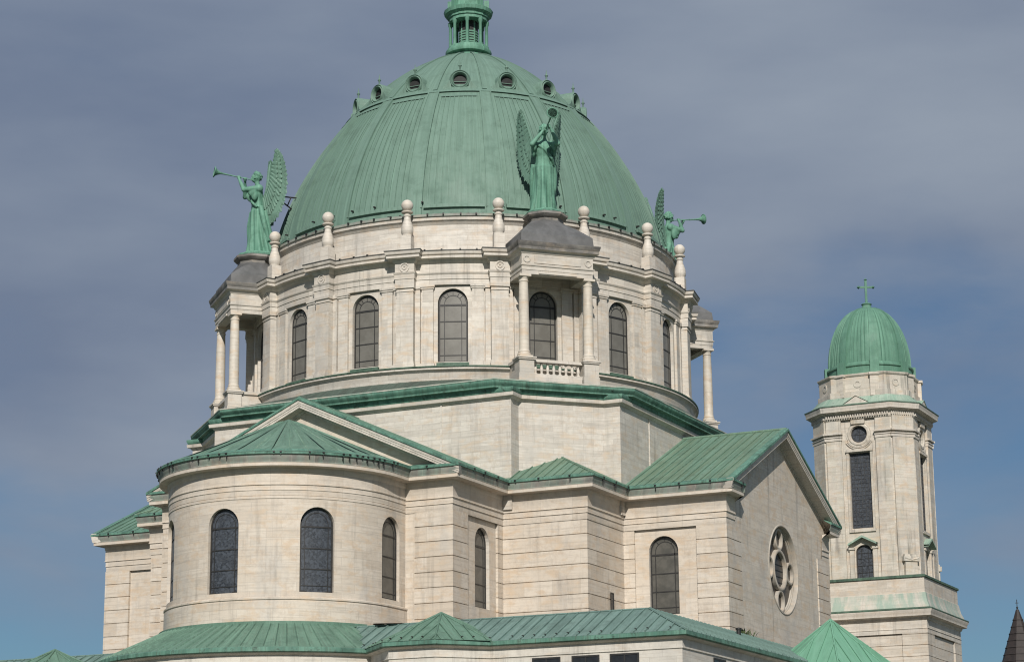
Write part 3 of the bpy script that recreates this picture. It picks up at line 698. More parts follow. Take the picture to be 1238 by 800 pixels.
# --- octagon base under the drum
OA, OX, OS = 13.6, 9.22, 0.93
def oct_path(a, x, s):
    q = [(-x, -a), (x, -a), (x, -a+s), (a-s, -x), (a, -x), ]
    out = []
    for k in range(4):
        t = R_(90*k); c_, s_ = round(cos(t)), round(sin(t))
        for (px, py) in ((x, -a), (x, -a+s), (a-s, -x), (a, -x)): out.append((px*c_-py*s_, px*s_+py*c_))
    return out
def build_octagon():
    m = MB(); P = oct_path(OA, OX, OS)
    m.sweep(P, [(0, 19.0), (0, 24.96)], True, 0)
    # slim vertical joints (downpipe chases) on the long faces
    for k in range(4):
        F = frame(90*k)
        for v in (-5.1, 5.1): m.box(F, OA-0.05, OA+0.05, v-0.05, v+0.05, 19.5, 24.95)
    m.build('octagon', M_THIN, BAS)
    c = MB()
    c.sweep(P, [(0.0, 24.90), (0.06, 24.93), (0.10, 25.02), (0.24, 25.04), (0.26, 25.22)], True, 0)
    c.sweep(P, [(0.26, 25.22), (0.18, 25.24), (0.22, 25.28), (0.27, 25.40), (0.27, 25.50)], True, 1)
    oo = []
    a, ch = 14.22, 22.74
    for k in range(4):
        t = R_(90*k); c_, s_ = round(cos(t)), round(sin(t))
        for (px, py) in ((ch-a, -a), (a, -(ch-a))): oo.append((px*c_-py*s_, px*s_+py*c_))
    c.sweep(oo, [(-0.40, 25.47), (-0.12, 25.50), (-0.12, 25.56), (-0.16, 25.57), (-0.10, 25.66), (-0.02, 25.74), (0.0, 25.80), (0.0, 25.88)], True, 1)
    c.sweep(oo, [(0.0, 25.88), (0.03, 25.90), (0.03, 25.96), (-0.05, 25.98)], True, 2)
    c.build('octagon_cornice', [M_TRIM, M_EAVE, M_STAIN], BAS)
    r = MB(); N = 144
    def outer(t):
        rr = 1e9
        for k in range(4):
            for az, d in ((90*k, a), (90*k+45, ch/2**0.5)):
                cs = cos(t-R_(az))
                if cs > 0.2: rr = min(rr, d/cs)
        return rr-0.03
    for i in range(N):
        A, B = 2*pi*i/N, 2*pi*(i+1)/N
        p = lambda rad, t, z: (rad*sin(t), -rad*cos(t), z)
        zi = 26.62
        r.poly((p(outer(A), A, 25.97), p(outer(B), B, 25.97), p(13.3, B, zi), p(13.3, A, zi)))
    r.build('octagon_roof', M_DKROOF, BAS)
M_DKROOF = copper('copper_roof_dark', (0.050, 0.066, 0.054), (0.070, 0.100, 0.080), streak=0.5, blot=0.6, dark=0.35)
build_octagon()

# --- cross arms, corner blocks, gables
W, LA, CB, LN = 8.6, 19.2, 13.4, 36.0
LL = 19.85                 # the left arm is a little longer
ZS = 19.5
def arm_local(az): return frame(az)
M_ROSE = marble('marble_rose_tracery', 0, 0, 0.5, 0.5, 0, (0.43, 0.395, 0.34), (0.34, 0.31, 0.265))
def build_arms():
    m = MB(); GP = groove_prof(9.0, 18.25, 9.0, 0.77)
    # wall panels with windows on the two sides of the three arms, plain fronts
    ops_all = []
    for az in (0, 90, -90):
        F = frame(az); LX = LL if az == -90 else LA
        for sg in (-1, 1):
            f = (lambda F, sg: (lambda s, z, d: F(s, sg*(W-0.12+d), z)))(F, sg)
            op = Op(15.62, 0.83, 13.68, 17.82)
            wall(m, f, CB-0.6, LX, 9.0, 18.3, [op], 99, 0.28, 0, 1); ops_all.append((f, op, az, sg))
            # jamb strip beside the corner block and rusticated corner pilaster
            loc = lambda pts: [F(u, v, 0)[:2] for u, v in pts]
            o1 = [(CB-0.5, sg*(W-0.6)), (CB+0.62, sg*(W-0.6)), (CB+0.62, sg*W), (CB-0.5, sg*W)]
            o2 = [(LX-1.65, sg*(W-2.1)), (LX+0.06, sg*(W-2.1)), (LX+0.06, sg*(W+0.06)), (LX-1.65, sg*(W+0.06))]
            for o in (o1, o2):
                q = loc(o)
                ar = sum(q[i][0]*q[(i+1) % 4][1]-q[(i+1) % 4][0]*q[i][1] for i in range(4))
                if ar < 0: q = q[::-1]
                m.sweep(q, GP, True, 0)
    # front of the apse arm (behind the apse) and of the rose gables
    F = frame(0); m.poly([F(LA, v, z) for v, z in ((-W, 9), (W, 9), (W, 20.35), (0, 24.32), (-W, 20.35))])
    F = frame(-90); m.poly([F(LL, v, z) for v, z in ((-W, 9), (W, 9), (W, 20.35), (0, 24.32), (-W, 20.35))])
    # corner blocks
    for sx in (-1, 1):
        for sy in (-1, 1):
            x0, x1 = sorted((sx*5.0, sx*CB)); y0, y1 = sorted((sy*5.0, sy*CB)); m.sweep(rect(x0, x1, y0, y1), GP, True, 0)
    m.sweep([(W, CB), (W, LN), (-W, LN), (-W, CB)], [(0, 9), (0, 19.6)], False, 0)
    wl = m.build('transept_wall', [M_RUST, M_TRIM], BAS, smooth=0)
    for f, op, az, sg in ops_all:
        if (az, sg) in ((0, 1), (90, -1), (0, -1), (-90, 1)):
            h = op.hw; zc = op.zt-h; x = op.sc
            bars = [((x-h, 16.85), (x+h, 16.85), 0.10), ((x-h, 15.85), (x+h, 15.85), 0.055), ((x-h, 14.9), (x+h, 14.9), 0.055), ((x-h, 14.05), (x+h, 14.05), 0.05), ((x-0.66*h, 13.7), (x-0.66*h, zc), 0.04), ((x+0.66*h, 13.7), (x+0.66*h, zc), 0.04)]
            for t in (50, 90, 130): bars.append(((x+0.66*h*cos(R_(t)), zc+0.66*h*sin(R_(t))), (x+0.98*h*cos(R_(t)), zc+0.98*h*sin(R_(t))), 0.03))
            window(f, op, 0.22, BAS, bars, [(x, zc, 0.66*h, 0, 180, 0.035)], 0.075, 0.06, M_GREYS)
    # rose gable front with its round opening
    g = MB(); f = flatmap((LA, 0, 0), (0, 1, 0), (1, 0, 0)); YC, ZR, RR = 0.45, 16.85, 2.5
    op = Op(YC, RR, 0, ZR+RR, 'round')
    xs = sorted(set([-W, -5.5, 0.0, 5.5, W]+op.cols(40)))
    top = lambda s: 24.32-abs(s)*(24.32-20.35)/W
    for a, b in zip(xs, xs[1:]):
        mid = (a+b)/2; Q = lambda za, zb, zc, zd: g.poly((f(a, za, 0), f(b, zb, 0), f(b, zc, 0), f(a, zd, 0)), ((a, za), (b, zb), (b, zc), (a, zd)), 0)
        if abs(mid-YC) < RR:
            Q(9, 9, op.lo(b), op.lo(a)); Q(op.hi(a), op.hi(b), top(b), top(a))
        else: Q(9, 9, top(b), top(a))
    def rings(yc, zc, prof, nn=40, mat=1):
        for j in range(len(prof)-1):
            (r0, d0), (r1, d1) = prof[j], prof[j+1]
            for i in range(nn):
                A, B = 2*pi*i/nn, 2*pi*(i+1)/nn; P = lambda r, a, d: f(yc+r*sin(a), zc+r*cos(a), d)
                g.poly((P(r0, A, d0), P(r0, B, d0), P(r1, B, d1), P(r1, A, d1)), ((A*r0, r0), (B*r0, r0), (B*r1, r1), (A*r1, r1)), mat)
    rings(YC, ZR, [(RR+0.02, 0), (RR-0.02, 0.04), (RR-0.07, 0.04), (RR-0.10, -0.02), (RR-0.11, -0.20), (RR-0.17, -0.21), (RR-0.18, -0.42)], 56)
    gw = g.build('rose_gable_wall', [M_GABLE, M_ROSE], BAS)
    t = MB(); g = t
    tor = lambda r, w, d0=-0.44, d1=-0.14: [(r-w, d0), (r-w*0.9, d1-0.03), (r-w*0.45, d1), (r+w*0.45, d1), (r+w*0.9, d1-0.03), (r+w, d0)]
    rings(YC, ZR, tor(1.07, 0.10, -0.38, -0.14), 44, 0)
    for k in range(4): rings(YC+1.73*sin(pi/2*k), ZR+1.73*cos(pi/2*k), tor(0.56, 0.085, -0.38, -0.17), 32, 0)
    rings(YC, ZR, [(2.24, -0.38), (2.25, -0.30), (2.28, -0.28), (2.34, -0.28)], 56, 0)
    rw = t.build('rose_window', M_ROSE, BAS); rw['label'] = 'round rose window of five stone rings around brown glass'
    p = MB(); p.poly([f(YC+2.35*sin(2*pi*i/48), ZR+2.35*cos(2*pi*i/48), -0.36) for i in range(48)]); p.build('pane', M_BRGLASS, rw, smooth=0)
    b = MB()
    for k in range(-2, 3): b.box(lambda s, z, d: f(s, z, d), YC-0.85, YC+0.85, ZR+0.33*k-0.02, ZR+0.33*k+0.02, -0.36, -0.33)
    b.build('glazing_bars', M_BRONZE, rw, smooth=0)
M_GABLE = marble('marble_gable', 1.6, 0.50, 0.75, 0.6, 0.005, (0.595, 0.535, 0.455), (0.525, 0.465, 0.385))
build_arms()

CORN = [(0.09, 19.50), (0.12, 19.54), (0.13, 19.74), (0.60, 19.77), (0.60, 19.93), (0.62, 19.95)]
CGUT = [(0.62, 19.95), (0.585, 19.98), (0.605, 20.06), (0.655, 20.16), (0.665, 20.27), (0.70, 20.29)]
CTOP = [(0.70, 20.29), (0.74, 20.31), (0.74, 20.42), (0.66, 20.46), (0.2, 20.62)]
ENT = [(0.03, 18.2), (0.04, 18.24), (0.04, 18.52), (0.085, 18.54), (0.085, 18.56), (0.065, 18.57), (0.065, 18.82), (0.12, 18.84), (0.12, 18.87), (0.09, 18.89), (0.09, 19.5)]
def cross_path():
    a = [(LA, W-1.25), (LA, W), (CB, W), (CB, CB), (W, CB), (W, LN)]
    b = [(-W, LN), (-W, CB), (-CB, CB), (-CB, W), (-LL, W), (-LL, -W), (-CB, -W), (-CB, -CB), (-W, -CB), (-W, -LA), (W, -LA), (W, -CB), (CB, -CB), (CB, -W), (LA, -W), (LA, -W+1.25)]
    return a+b
def hooks_along(m, pts, off, z, step=1.5, h=0.10, mat=3):
    for (x0, y0), (x1, y1) in zip(pts, pts[1:]):
        d = Vector((x1-x0, y1-y0)); L = d.length
        if L < 0.3: continue
        d.normalize(); nn = Vector((d.y, -d.x)); k = max(1, int(L/step))
        for i in range(k):
            if step < 1 and random.random() < 0.45: continue
            t = (i+0.5+random.uniform(-.2, .2))*L/k; c = Vector((x0, y0))+d*t+nn*off
            f = lambda a, b, cc: (c.x+d.x*a+nn.x*b, c.y+d.y*a+nn.y*b, cc)
            m.box(f, -0.05, 0.05, -0.04, 0.07, z, z+h*0.7, mat); m.box(f, -0.018, 0.018, -0.09, 0.015, z-random.uniform(0.08, 0.27), z, mat)
def build_cornice():
    m = MB(); P = cross_path()
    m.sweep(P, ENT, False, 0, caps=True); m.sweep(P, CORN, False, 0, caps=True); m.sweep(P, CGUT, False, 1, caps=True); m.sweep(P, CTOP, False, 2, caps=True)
    h = m; hooks_along(h, P[-7:], 0.72, 20.36, 1.45); hooks_along(h, P[6:16], 0.72, 20.36, 1.45); m.build('main_cornice', [M_TRIM2, M_GUT, M_EAVE, M_IRON], BAS)
build_cornice()
RZ, EZ, EW = 24.65, 20.40, W+0.72
def rake(m, F, u0, prof, mats, half=EW, zr=RZ, ze=EZ):
    for sg in (-1, 1):
        sl = (zr-ze)/half; ve = [max(0.3, min(half, (zr+h-19.93)/sl)) for o, h in prof]
        pts = [[F(u0+o, 0, zr+h) for o, h in prof], [F(u0+o, sg*v, zr+h-sl*v) for (o, h), v in zip(prof, ve)]]
        for j in range(len(prof)-1):
            m.poly((pts[0][j], pts[1][j], pts[1][j+1], pts[0][j+1]), None, mats[j])
        m.poly(pts[1], None, 0)
def build_gables():
    for az, mt in ((0, M_ROOF), (90, M_OLIVE), (-90, M_ROOF)):
        LX = LL if az == -90 else LA; F = frame(az); m = MB(); u1 = LX+0.66; ui = 11.0
        for sg in (-1, 1):
            e = Vector(F(1, 0, 0))-Vector(F(0, 0, 0))
            roof_poly(m, [F(ui, sg*EW, EZ), F(u1, sg*EW, EZ), F(u1, 0, RZ), F(ui, 0, RZ)], e, 0.52, 0, 0.045, 0.055)
        m.tube([F(ui, 0, RZ+0.02), F(u1-0.03, 0, RZ+0.02)], 0.09, 8, 0)
        m.build('gable_roof', [mt], BAS, smooth=0)
        k = MB()
        pr = [(-0.02, -0.66), (0.05, -0.66), (0.06, -0.54), (0.62, -0.50), (0.62, -0.40), (0.65, -0.38), (0.65, -0.30), (0.68, -0.27), (0.70, -0.13), (0.76, -0.10), (0.76, 0.03), (0.68, 0.07), (0.36, 0.06)]
        mt2 = [0]*8+[1]*4
        rake(k, F, LX, pr, mt2)
        k.build('raking_cornice', [M_TRIM, M_EAVE], BAS)
        if az == 0:
            t = MB()   # inner band of the tympanum moulding
            rake(t, F, LA, [(0.0, -1.62), (0.05, -1.62), (0.05, -1.30), (0.0, -1.30)], [0, 0, 0], half=EW-1.2, ze=EZ+1.2*(RZ-EZ)/EW)
            t.build('tympanum_band', M_TRIM, BAS)
    # nave roof running away behind the dome
    m = MB()
    for sg in (-1, 1): roof_poly(m, [(sg*EW, 11, EZ), (sg*EW, LN, EZ), (0, LN, RZ), (0, 11, RZ)], (0, 1, 0), 0.6)
    m.build('nave_roof', M_ROOF, BAS, smooth=0)
    # little hipped roofs on the corner blocks
    for sx in (-1, 1):
        for sy in (-1, 1):
            c, a, z1 = CB+0.72, 10.9, 22.05; m = MB()
            roof_poly(m, [(sx*8.0, sy*c, EZ), (sx*c, sy*c, EZ), (sx*a, sy*a, z1), (sx*8.0, sy*a, z1)], (1, 0, 0), 0.5)
            roof_poly(m, [(sx*c, sy*8.0, EZ), (sx*c, sy*c, EZ), (sx*a, sy*a, z1), (sx*a, sy*8.0, z1)], (0, 1, 0), 0.5)
            m.tube([(sx*a, sy*a, z1), (sx*c, sy*c, EZ+0.02)], 0.06, 6)
            m.build('corner_roof', M_OLIVE, BAS, smooth=0)
build_gables()

# --- apse
AC = (0, -20.84); AR = 5.95
def build_apse():
    m = MB(); q = AR*pi/2; cf = cylmap(AR, *AC)
    f = lambda s_, z, d: cf(s_, z, d) if abs(s_) <= q else (math.copysign(AR+d, s_), AC[1]+abs(s_)-q, z)
    ops = [Op(R_(a)*AR, 0.86, 13.72, 17.85) for a in (-91.5, -45.7, 0, 45.7, 91.5)]
    s = R_(76)*AR
    wall(m, f, -q-1.74, q+1.74, 13.4, 18.4, ops, 0.3, 0.30, 0, 1)
    path = [(-AR, -19.1)]+[(AC[0]+AR*sin(R_(a)), AC[1]-AR*cos(R_(a))) for a in range(-90, 91, 3)]+[(AR, -19.1)]
    m.sweep(path, [(0.12, 11.0), (0.12, 13.26), (0.09, 13.28), (0.09, 13.33), (0.14, 13.35), (0.14, 13.42), (0.0, 13.48)], False, 0)
    m.sweep(path, [(0.0, 18.22), (0.03, 18.24), (0.03, 18.34), (0.0, 18.36), (0.02, 18.38), (0.03, 18.62), (0.06, 18.64), (0.06, 18.68), (0.03, 18.70), (0.03, 18.88), (0.08, 18.90), (0.08, 18.95), (0.05, 18.97), (0.05, 19.45), (0.10, 19.50), (0.12, 19.60), (0.13, 19.72), (0.53, 19.76), (0.53, 19.91), (0.55, 19.93)], False, 1)
    m.build('apse_wall', [M_APSE, M_TRIM2], BAS)
    c = MB(); c.sweep(path, [(0.55, 19.93), (0.52, 19.96), (0.54, 20.05), (0.60, 20.15), (0.61, 20.27), (0.65, 20.29)], False, 0); c.sweep(path, [(0.65, 20.29), (0.70, 20.31), (0.70, 20.41), (0.66, 20.44), (0.3, 20.62)], False, 1)
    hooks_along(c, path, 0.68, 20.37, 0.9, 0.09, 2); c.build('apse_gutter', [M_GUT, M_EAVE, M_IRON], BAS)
    r = MB(); RE, ap = AR+0.70, 23.35; n = 60
    for i in range(n):
        A, B = R_(-90+180*i/n), R_(-90+180*(i+1)/n); P = lambda rad, a, z: (AC[0]+rad*sin(a), AC[1]-rad*cos(a), z)
        # slight bellcast near the eave
        r.poly((P(RE, A, 20.43), P(RE, B, 20.43), P(RE-1.2, B, 20.92), P(RE-1.2, A, 20.92)), ((A*6, 0), (B*6, 0), (B*5, 1.3), (A*5, 1.3)))
        r.poly((P(RE-1.2, A, 20.92), P(RE-1.2, B, 20.92), (AC[0], AC[1], ap)), ((A*6, 1.3), (B*6, 1.3), (A*6, 7)))
    for sg in (-1, 1):
        r.poly(((sg*RE, AC[1], 20.43), (sg*RE, -18.9, 20.43), (sg*(RE-1.2), -18.9, 20.92), (sg*(RE-1.2), AC[1], 20.92))); r.poly(((sg*(RE-1.2), AC[1], 20.92), (sg*(RE-1.2), -18.9, 20.92), (0, -18.9, ap), (0, AC[1], ap)))
    for k in range(-11, 12):
        a = R_(k*8.0); d = Vector((sin(a), -cos(a), 0)); t = Vector((cos(a), sin(a), 0)); C0 = Vector((AC[0], AC[1], 0))
        def seam(r0, z0, r1, z1, w):
            p, q_ = C0+d*r0+Vector((0, 0, z0)), C0+d*r1+Vector((0, 0, z1)); up = Vector((0, 0, 0.05))
            for sg in (-1, 1): r.poly((p+t*w*sg, q_+t*w*sg, q_+up, p+up))
            r.poly((p-t*w, p+up, p+t*w))
        seam(RE-0.1, 20.47, RE-1.2, 20.92, 0.03); seam(RE-1.2, 20.92, (0.5 if k % 2 else 2.2), ap-(ap-20.92)*((0.5 if k % 2 else 2.2)/(RE-1.2)), 0.03)
    m2 = MB()
    r.build('apse_roof', M_ROOF, BAS, smooth=20)
    for i, o in enumerate(ops):
        h_ = o.hw; x = o.sc; zc = o.zt-h_
        bars = [((x-h_, 16.90), (x+h_, 16.90), 0.075), ((x-h_, 15.85), (x+h_, 15.85), 0.05), ((x-h_, 14.85), (x+h_, 14.85), 0.05), ((x-h_, 14.05), (x+h_, 14.05), 0.035), ((x-0.7*h_, 13.75), (x-0.7*h_, zc), 0.03), ((x+0.7*h_, 13.75), (x+0.7*h_, zc), 0.03)]
        window(f, o, 0.2, BAS, bars, [(x, zc, 0.7*h_, 0, 180, 0.03)], 0.085, 0.07, M_STAINED if abs(x) < 7 else M_GREYS)
M_APSE = marble('marble_apse', 1.5, 0.43, 0.75, 0.4, 0.006, (0.578, 0.518, 0.440), (0.505, 0.440, 0.362))
build_apse()

# --- low ring of chapels: walls, eaves, roofs
ZE = 10.65
OC = (11.0, -25.05); OI = 3.2; OCR = OI/cos(pi/8)
def lower_path():
    a = [(AC[0]+9.35*sin(R_(t)), AC[1]-9.35*cos(R_(t))) for t in range(-55, 56, 5)]
    ov = [(OC[0]+OCR*sin(R_(t)), OC[1]-OCR*cos(R_(t))) for t in (-22.5, 22.5, 67.5)]
    right = ov+[(14.25, -26.32), (23.65, -26.32), (23.65, 24)]
    left = [(-23.65, 24), (-23.65, -26.32), (-14.25, -26.32)]+[(-x, y) for x, y in ov[::-1]]
    right[2] = (14.12, -26.32+0.0)
    del right[3]; left = [p for p in left if p != (-14.25, -26.32)]; left[2] = (-14.12, -26.32)
    return left+a+right
def build_lower():
    P = lower_path(); ins = -0.32
    m = MB()
    m.sweep(P, [(ins, GZ), (ins, 9.98), (ins+0.05, 10.0), (ins+0.05, 10.06), (ins+0.02, 10.08), (ins+0.02, 10.40), (-0.12, 10.46), (-0.06, 10.52)], True, 0)
    m.build('chapel_wall', M_LOW, BAS)
    # small square windows under the eave of the right-hand chapel block
    yw = -26.32-ins
    for x0, x1 in ((16.1, 17.5), (18.05, 19.4), (19.9, 21.3)):
        f = flatmap((0, -26.0, 0), (1, 0, 0), (0, -1, 0)); op = Op((x0+x1)/2, (x1-x0)/2, 7.6, 9.90, 'rect')
        window(f, op, -0.02, BAS, [((op.sc, 7.6), (op.sc, 9.9), 0.05)], (), 0.08, 0.05, M_DGLASS)
    f = flatmap((23.33, 0, 0), (0, 1, 0), (1, 0, 0)); op = Op(-21.4, 0.8, 7.6, 9.90, 'rect'); window(f, op, -0.02, BAS, [((-21.4, 7.6), (-21.4, 9.9), 0.05)], (), 0.08, 0.05, M_DGLASS)
    e = MB(); e.sweep(P, [(-0.10, 10.5), (-0.02, 10.52), (0.02, 10.56), (0.02, 10.72), (-0.05, 10.76), (-0.3, 10.80)], True, 0); e.build('chapel_gutter', M_EAVE, BAS)
    # ambulatory roof
    r = MB(); n = 56; A0, A1 = -62, 62
    for i in range(n):
        a, b = R_(A0+(A1-A0)*i/n), R_(A0+(A1-A0)*(i+1)/n); Q = lambda rad, t, z: (AC[0]+rad*sin(t), AC[1]-rad*cos(t), z)
        r.poly((Q(9.3, a, 10.74), Q(9.3, b, 10.74), Q(6.0, b, 12.28), Q(6.0, a, 12.28)), ((a*8, 0), (b*8, 0), (b*8, 3.6), (a*8, 3.6)))
    k = -60.0
    while k <= 60:
        a = R_(k); d = Vector((sin(a), -cos(a), 0)); t = Vector((cos(a), sin(a), 0)); C0 = Vector((AC[0], AC[1], 0))
        p, q = C0+d*9.15+Vector((0, 0, 10.81)), C0+d*6.1+Vector((0, 0, 12.235)); up = Vector((0.02*d.x, 0.02*d.y, 0.06))
        for sg in (-1, 1): r.poly((p+t*0.03*sg, q+t*0.03*sg, q+up, p+up))
        r.poly((p-t*.03, p+up, p+t*.03)); k += 3.4
    r.lathe([(6.3, 12.1), (6.3, 12.28), (6.05, 12.32)], 40, AC, R_(-70), R_(70))
    r.build('ambulatory_roof', M_ROOF2, BAS, smooth=15)
    # straight roofs with hips, flat lead behind
    for sx in (-1, 1):
        dl = 0.0 if sx > 0 else -0.58; ZE = 10.65+dl; m = MB(); run, zr = 2.8, 12.1+dl
        X = 23.65; Y = -26.32
        pts = [(5.5, Y, ZE+0.09), (X, Y, ZE+0.09), (X-run, Y+run, zr), (5.5, Y+run, zr)]
        roof_poly(m, [(sx*x, y, z) for x, y, z in pts], (1, 0, 0), 0.55, 0, 0.05, 0.07, 0, None, 0.28, 1)
        pts = [(X, Y, ZE+0.09), (X, 20, ZE+0.09), (X-run, 20, zr), (X-run, Y+run, zr)]
        roof_poly(m, [(sx*x, y, z) for x, y, z in pts], (0, 1, 0), 0.55, 0, 0.05, 0.07)
        m.tube([(sx*X, Y, ZE+0.12), (sx*(X-run), Y+run, zr+0.02)], 0.07, 6, 0)
        m.tube([(sx*5.5, Y+run, zr+0.02), (sx*(X-run), Y+run, zr+0.02)], 0.05, 6, 0)
        o = m.build('chapel_roof', [M_BLUEROOF, M_IRON], BAS, smooth=0)
        fl = MB(); fl.poly([(sx*x, y, zr-0.04) for x, y in ((5.5, Y+run), (X-run, Y+run), (X-run, 20), (12, 20), (12, -12), (5.5, -12))]); fl.build('flat_roof', M_LEADD, BAS, smooth=0)
        # pyramid roof of the octagonal chapel
        p = MB(); cx, cy = sx*OC[0], OC[1]; az = 12.32; ro = OCR+0.02; az += dl
        for k in range(8):
            a, b = R_(22.5+45*k), R_(67.5+45*k)
            A = (cx+ro*sin(a), cy-ro*cos(a), ZE+0.10); B = (cx+ro*sin(b), cy-ro*cos(b), ZE+0.10)
            roof_poly(p, [A, B, (cx, cy, az)], Vector(B)-Vector(A), 0.55, 0, 0.045, 0.06, 0, None, 0.25, 1)
            p.tube([A, (cx, cy, az+0.02)], 0.05, 6, 0)
        p.build('pyramid_roof', [M_ROOF2, M_IRON], BAS, smooth=0)
        if sx < 0: continue
        le = MB(); le.poly([(sx*x, y, z) for x, y, z in ((6.9, -24.0, 12.18), (5.6, -21.9, 12.45), (8.4, -19.3, 12.4), (8.8, -23.4, 12.16))]); le.build('lead_flashing', M_LEADD, BAS, smooth=0)
    # bigger polygonal turret roof beside the rose gable
    p = MB(); cx, cy, az, ro, zb = 23.9, -6.3, 13.15, 3.7, 10.35
    for k in range(8):
        a, b = R_(22.5+45*k), R_(67.5+45*k); A = (cx+ro*sin(a), cy-ro*cos(a), zb); B = (cx+ro*sin(b), cy-ro*cos(b), zb)
        roof_poly(p, [A, B, (cx, cy, az)], Vector(B)-Vector(A), 0.6, 0, 0.05, 0.06)
        p.tube([A, (cx, cy, az+0.02)], 0.05, 6, 0)
    p.build('turret_roof', M_ROOF3, BAS, smooth=0)
    q = MB(); q.lathe([(3.35, GZ), (3.35, 9.9), (3.5, 10.0), (3.65, 10.3), (3.65, 10.36)], 8, (cx, cy), -pi+pi/8, pi+pi/8); q.build('turret_wall', M_LOW, BAS)
M_LOW = marble('marble_lower', 1.3, 0.42, 0.3, 0.4, 0.006, (0.60, 0.57, 0.51), (0.54, 0.51, 0.455))
M_ROOF2 = copper('copper_roof_chapel', (0.090, 0.172, 0.126), (0.122, 0.222, 0.165), streak=0.7, blot=0.5, dark=0.3)
M_ROOF3 = copper('copper_roof_turret', (0.110, 0.265, 0.175), (0.140, 0.310, 0.215), streak=0.25, blot=0.25, dark=0.08)
build_lower()

# slit window in the corner block, vent stacks on the low roof
op = Op(-10.35, 0.22, 12.3, 14.75, 'rect')
f_ = flatmap((CB, 0, 0), (0, 1, 0), (1, 0, 0)); window(f_, op, -0.02, BAS, (), (), 0.06, 0.05, M_DGLASS)
for (x, y, z, h) in ((21.5, -13.6, 11.8, 0.25),):
    v = MB(); v.lathe([(0.11, z-0.15), (0.11, z+h), (0.15, z+h+0.02), (0.15, z+h+0.10), (0, z+h+0.14)], 10, (x, y)); v.build('vent_pipe', M_IRON, BAS)

# weeds rooted in the gutter at the foot of the rose gable
WD = thing('weed_tuft', 'small green weeds sprouting on the low roof at the foot of the rose gable', 'weeds', (20.6, -9.6, 12.05))
lf = MB(); rw = random.Random(5)
for i in range(34):
    a, L, y0 = rw.uniform(0, 2*pi), rw.uniform(0.2, 0.6), rw.uniform(-0.9, 0.9); d = Vector((cos(a), sin(a), 0)); t = Vector((-sin(a), cos(a), 0))*0.04; b = Vector((20.6+rw.uniform(-.1, .1), -9.6+y0, 12.03))
    p = [b, b+d*L*0.25+Vector((0, 0, L*0.6)), b+d*L*0.6+Vector((0, 0, L*0.85))]
    lf.poly((p[0]-t*0.5, p[0]+t*0.5, p[1]+t, p[1]-t)); lf.poly((p[1]-t, p[1]+t, p[2]))
lf.build('leaves', plain('weed_leaf', (0.07, 0.10, 0.035), (0.045, 0.07, 0.025), 0.7, 6), WD, smooth=0)

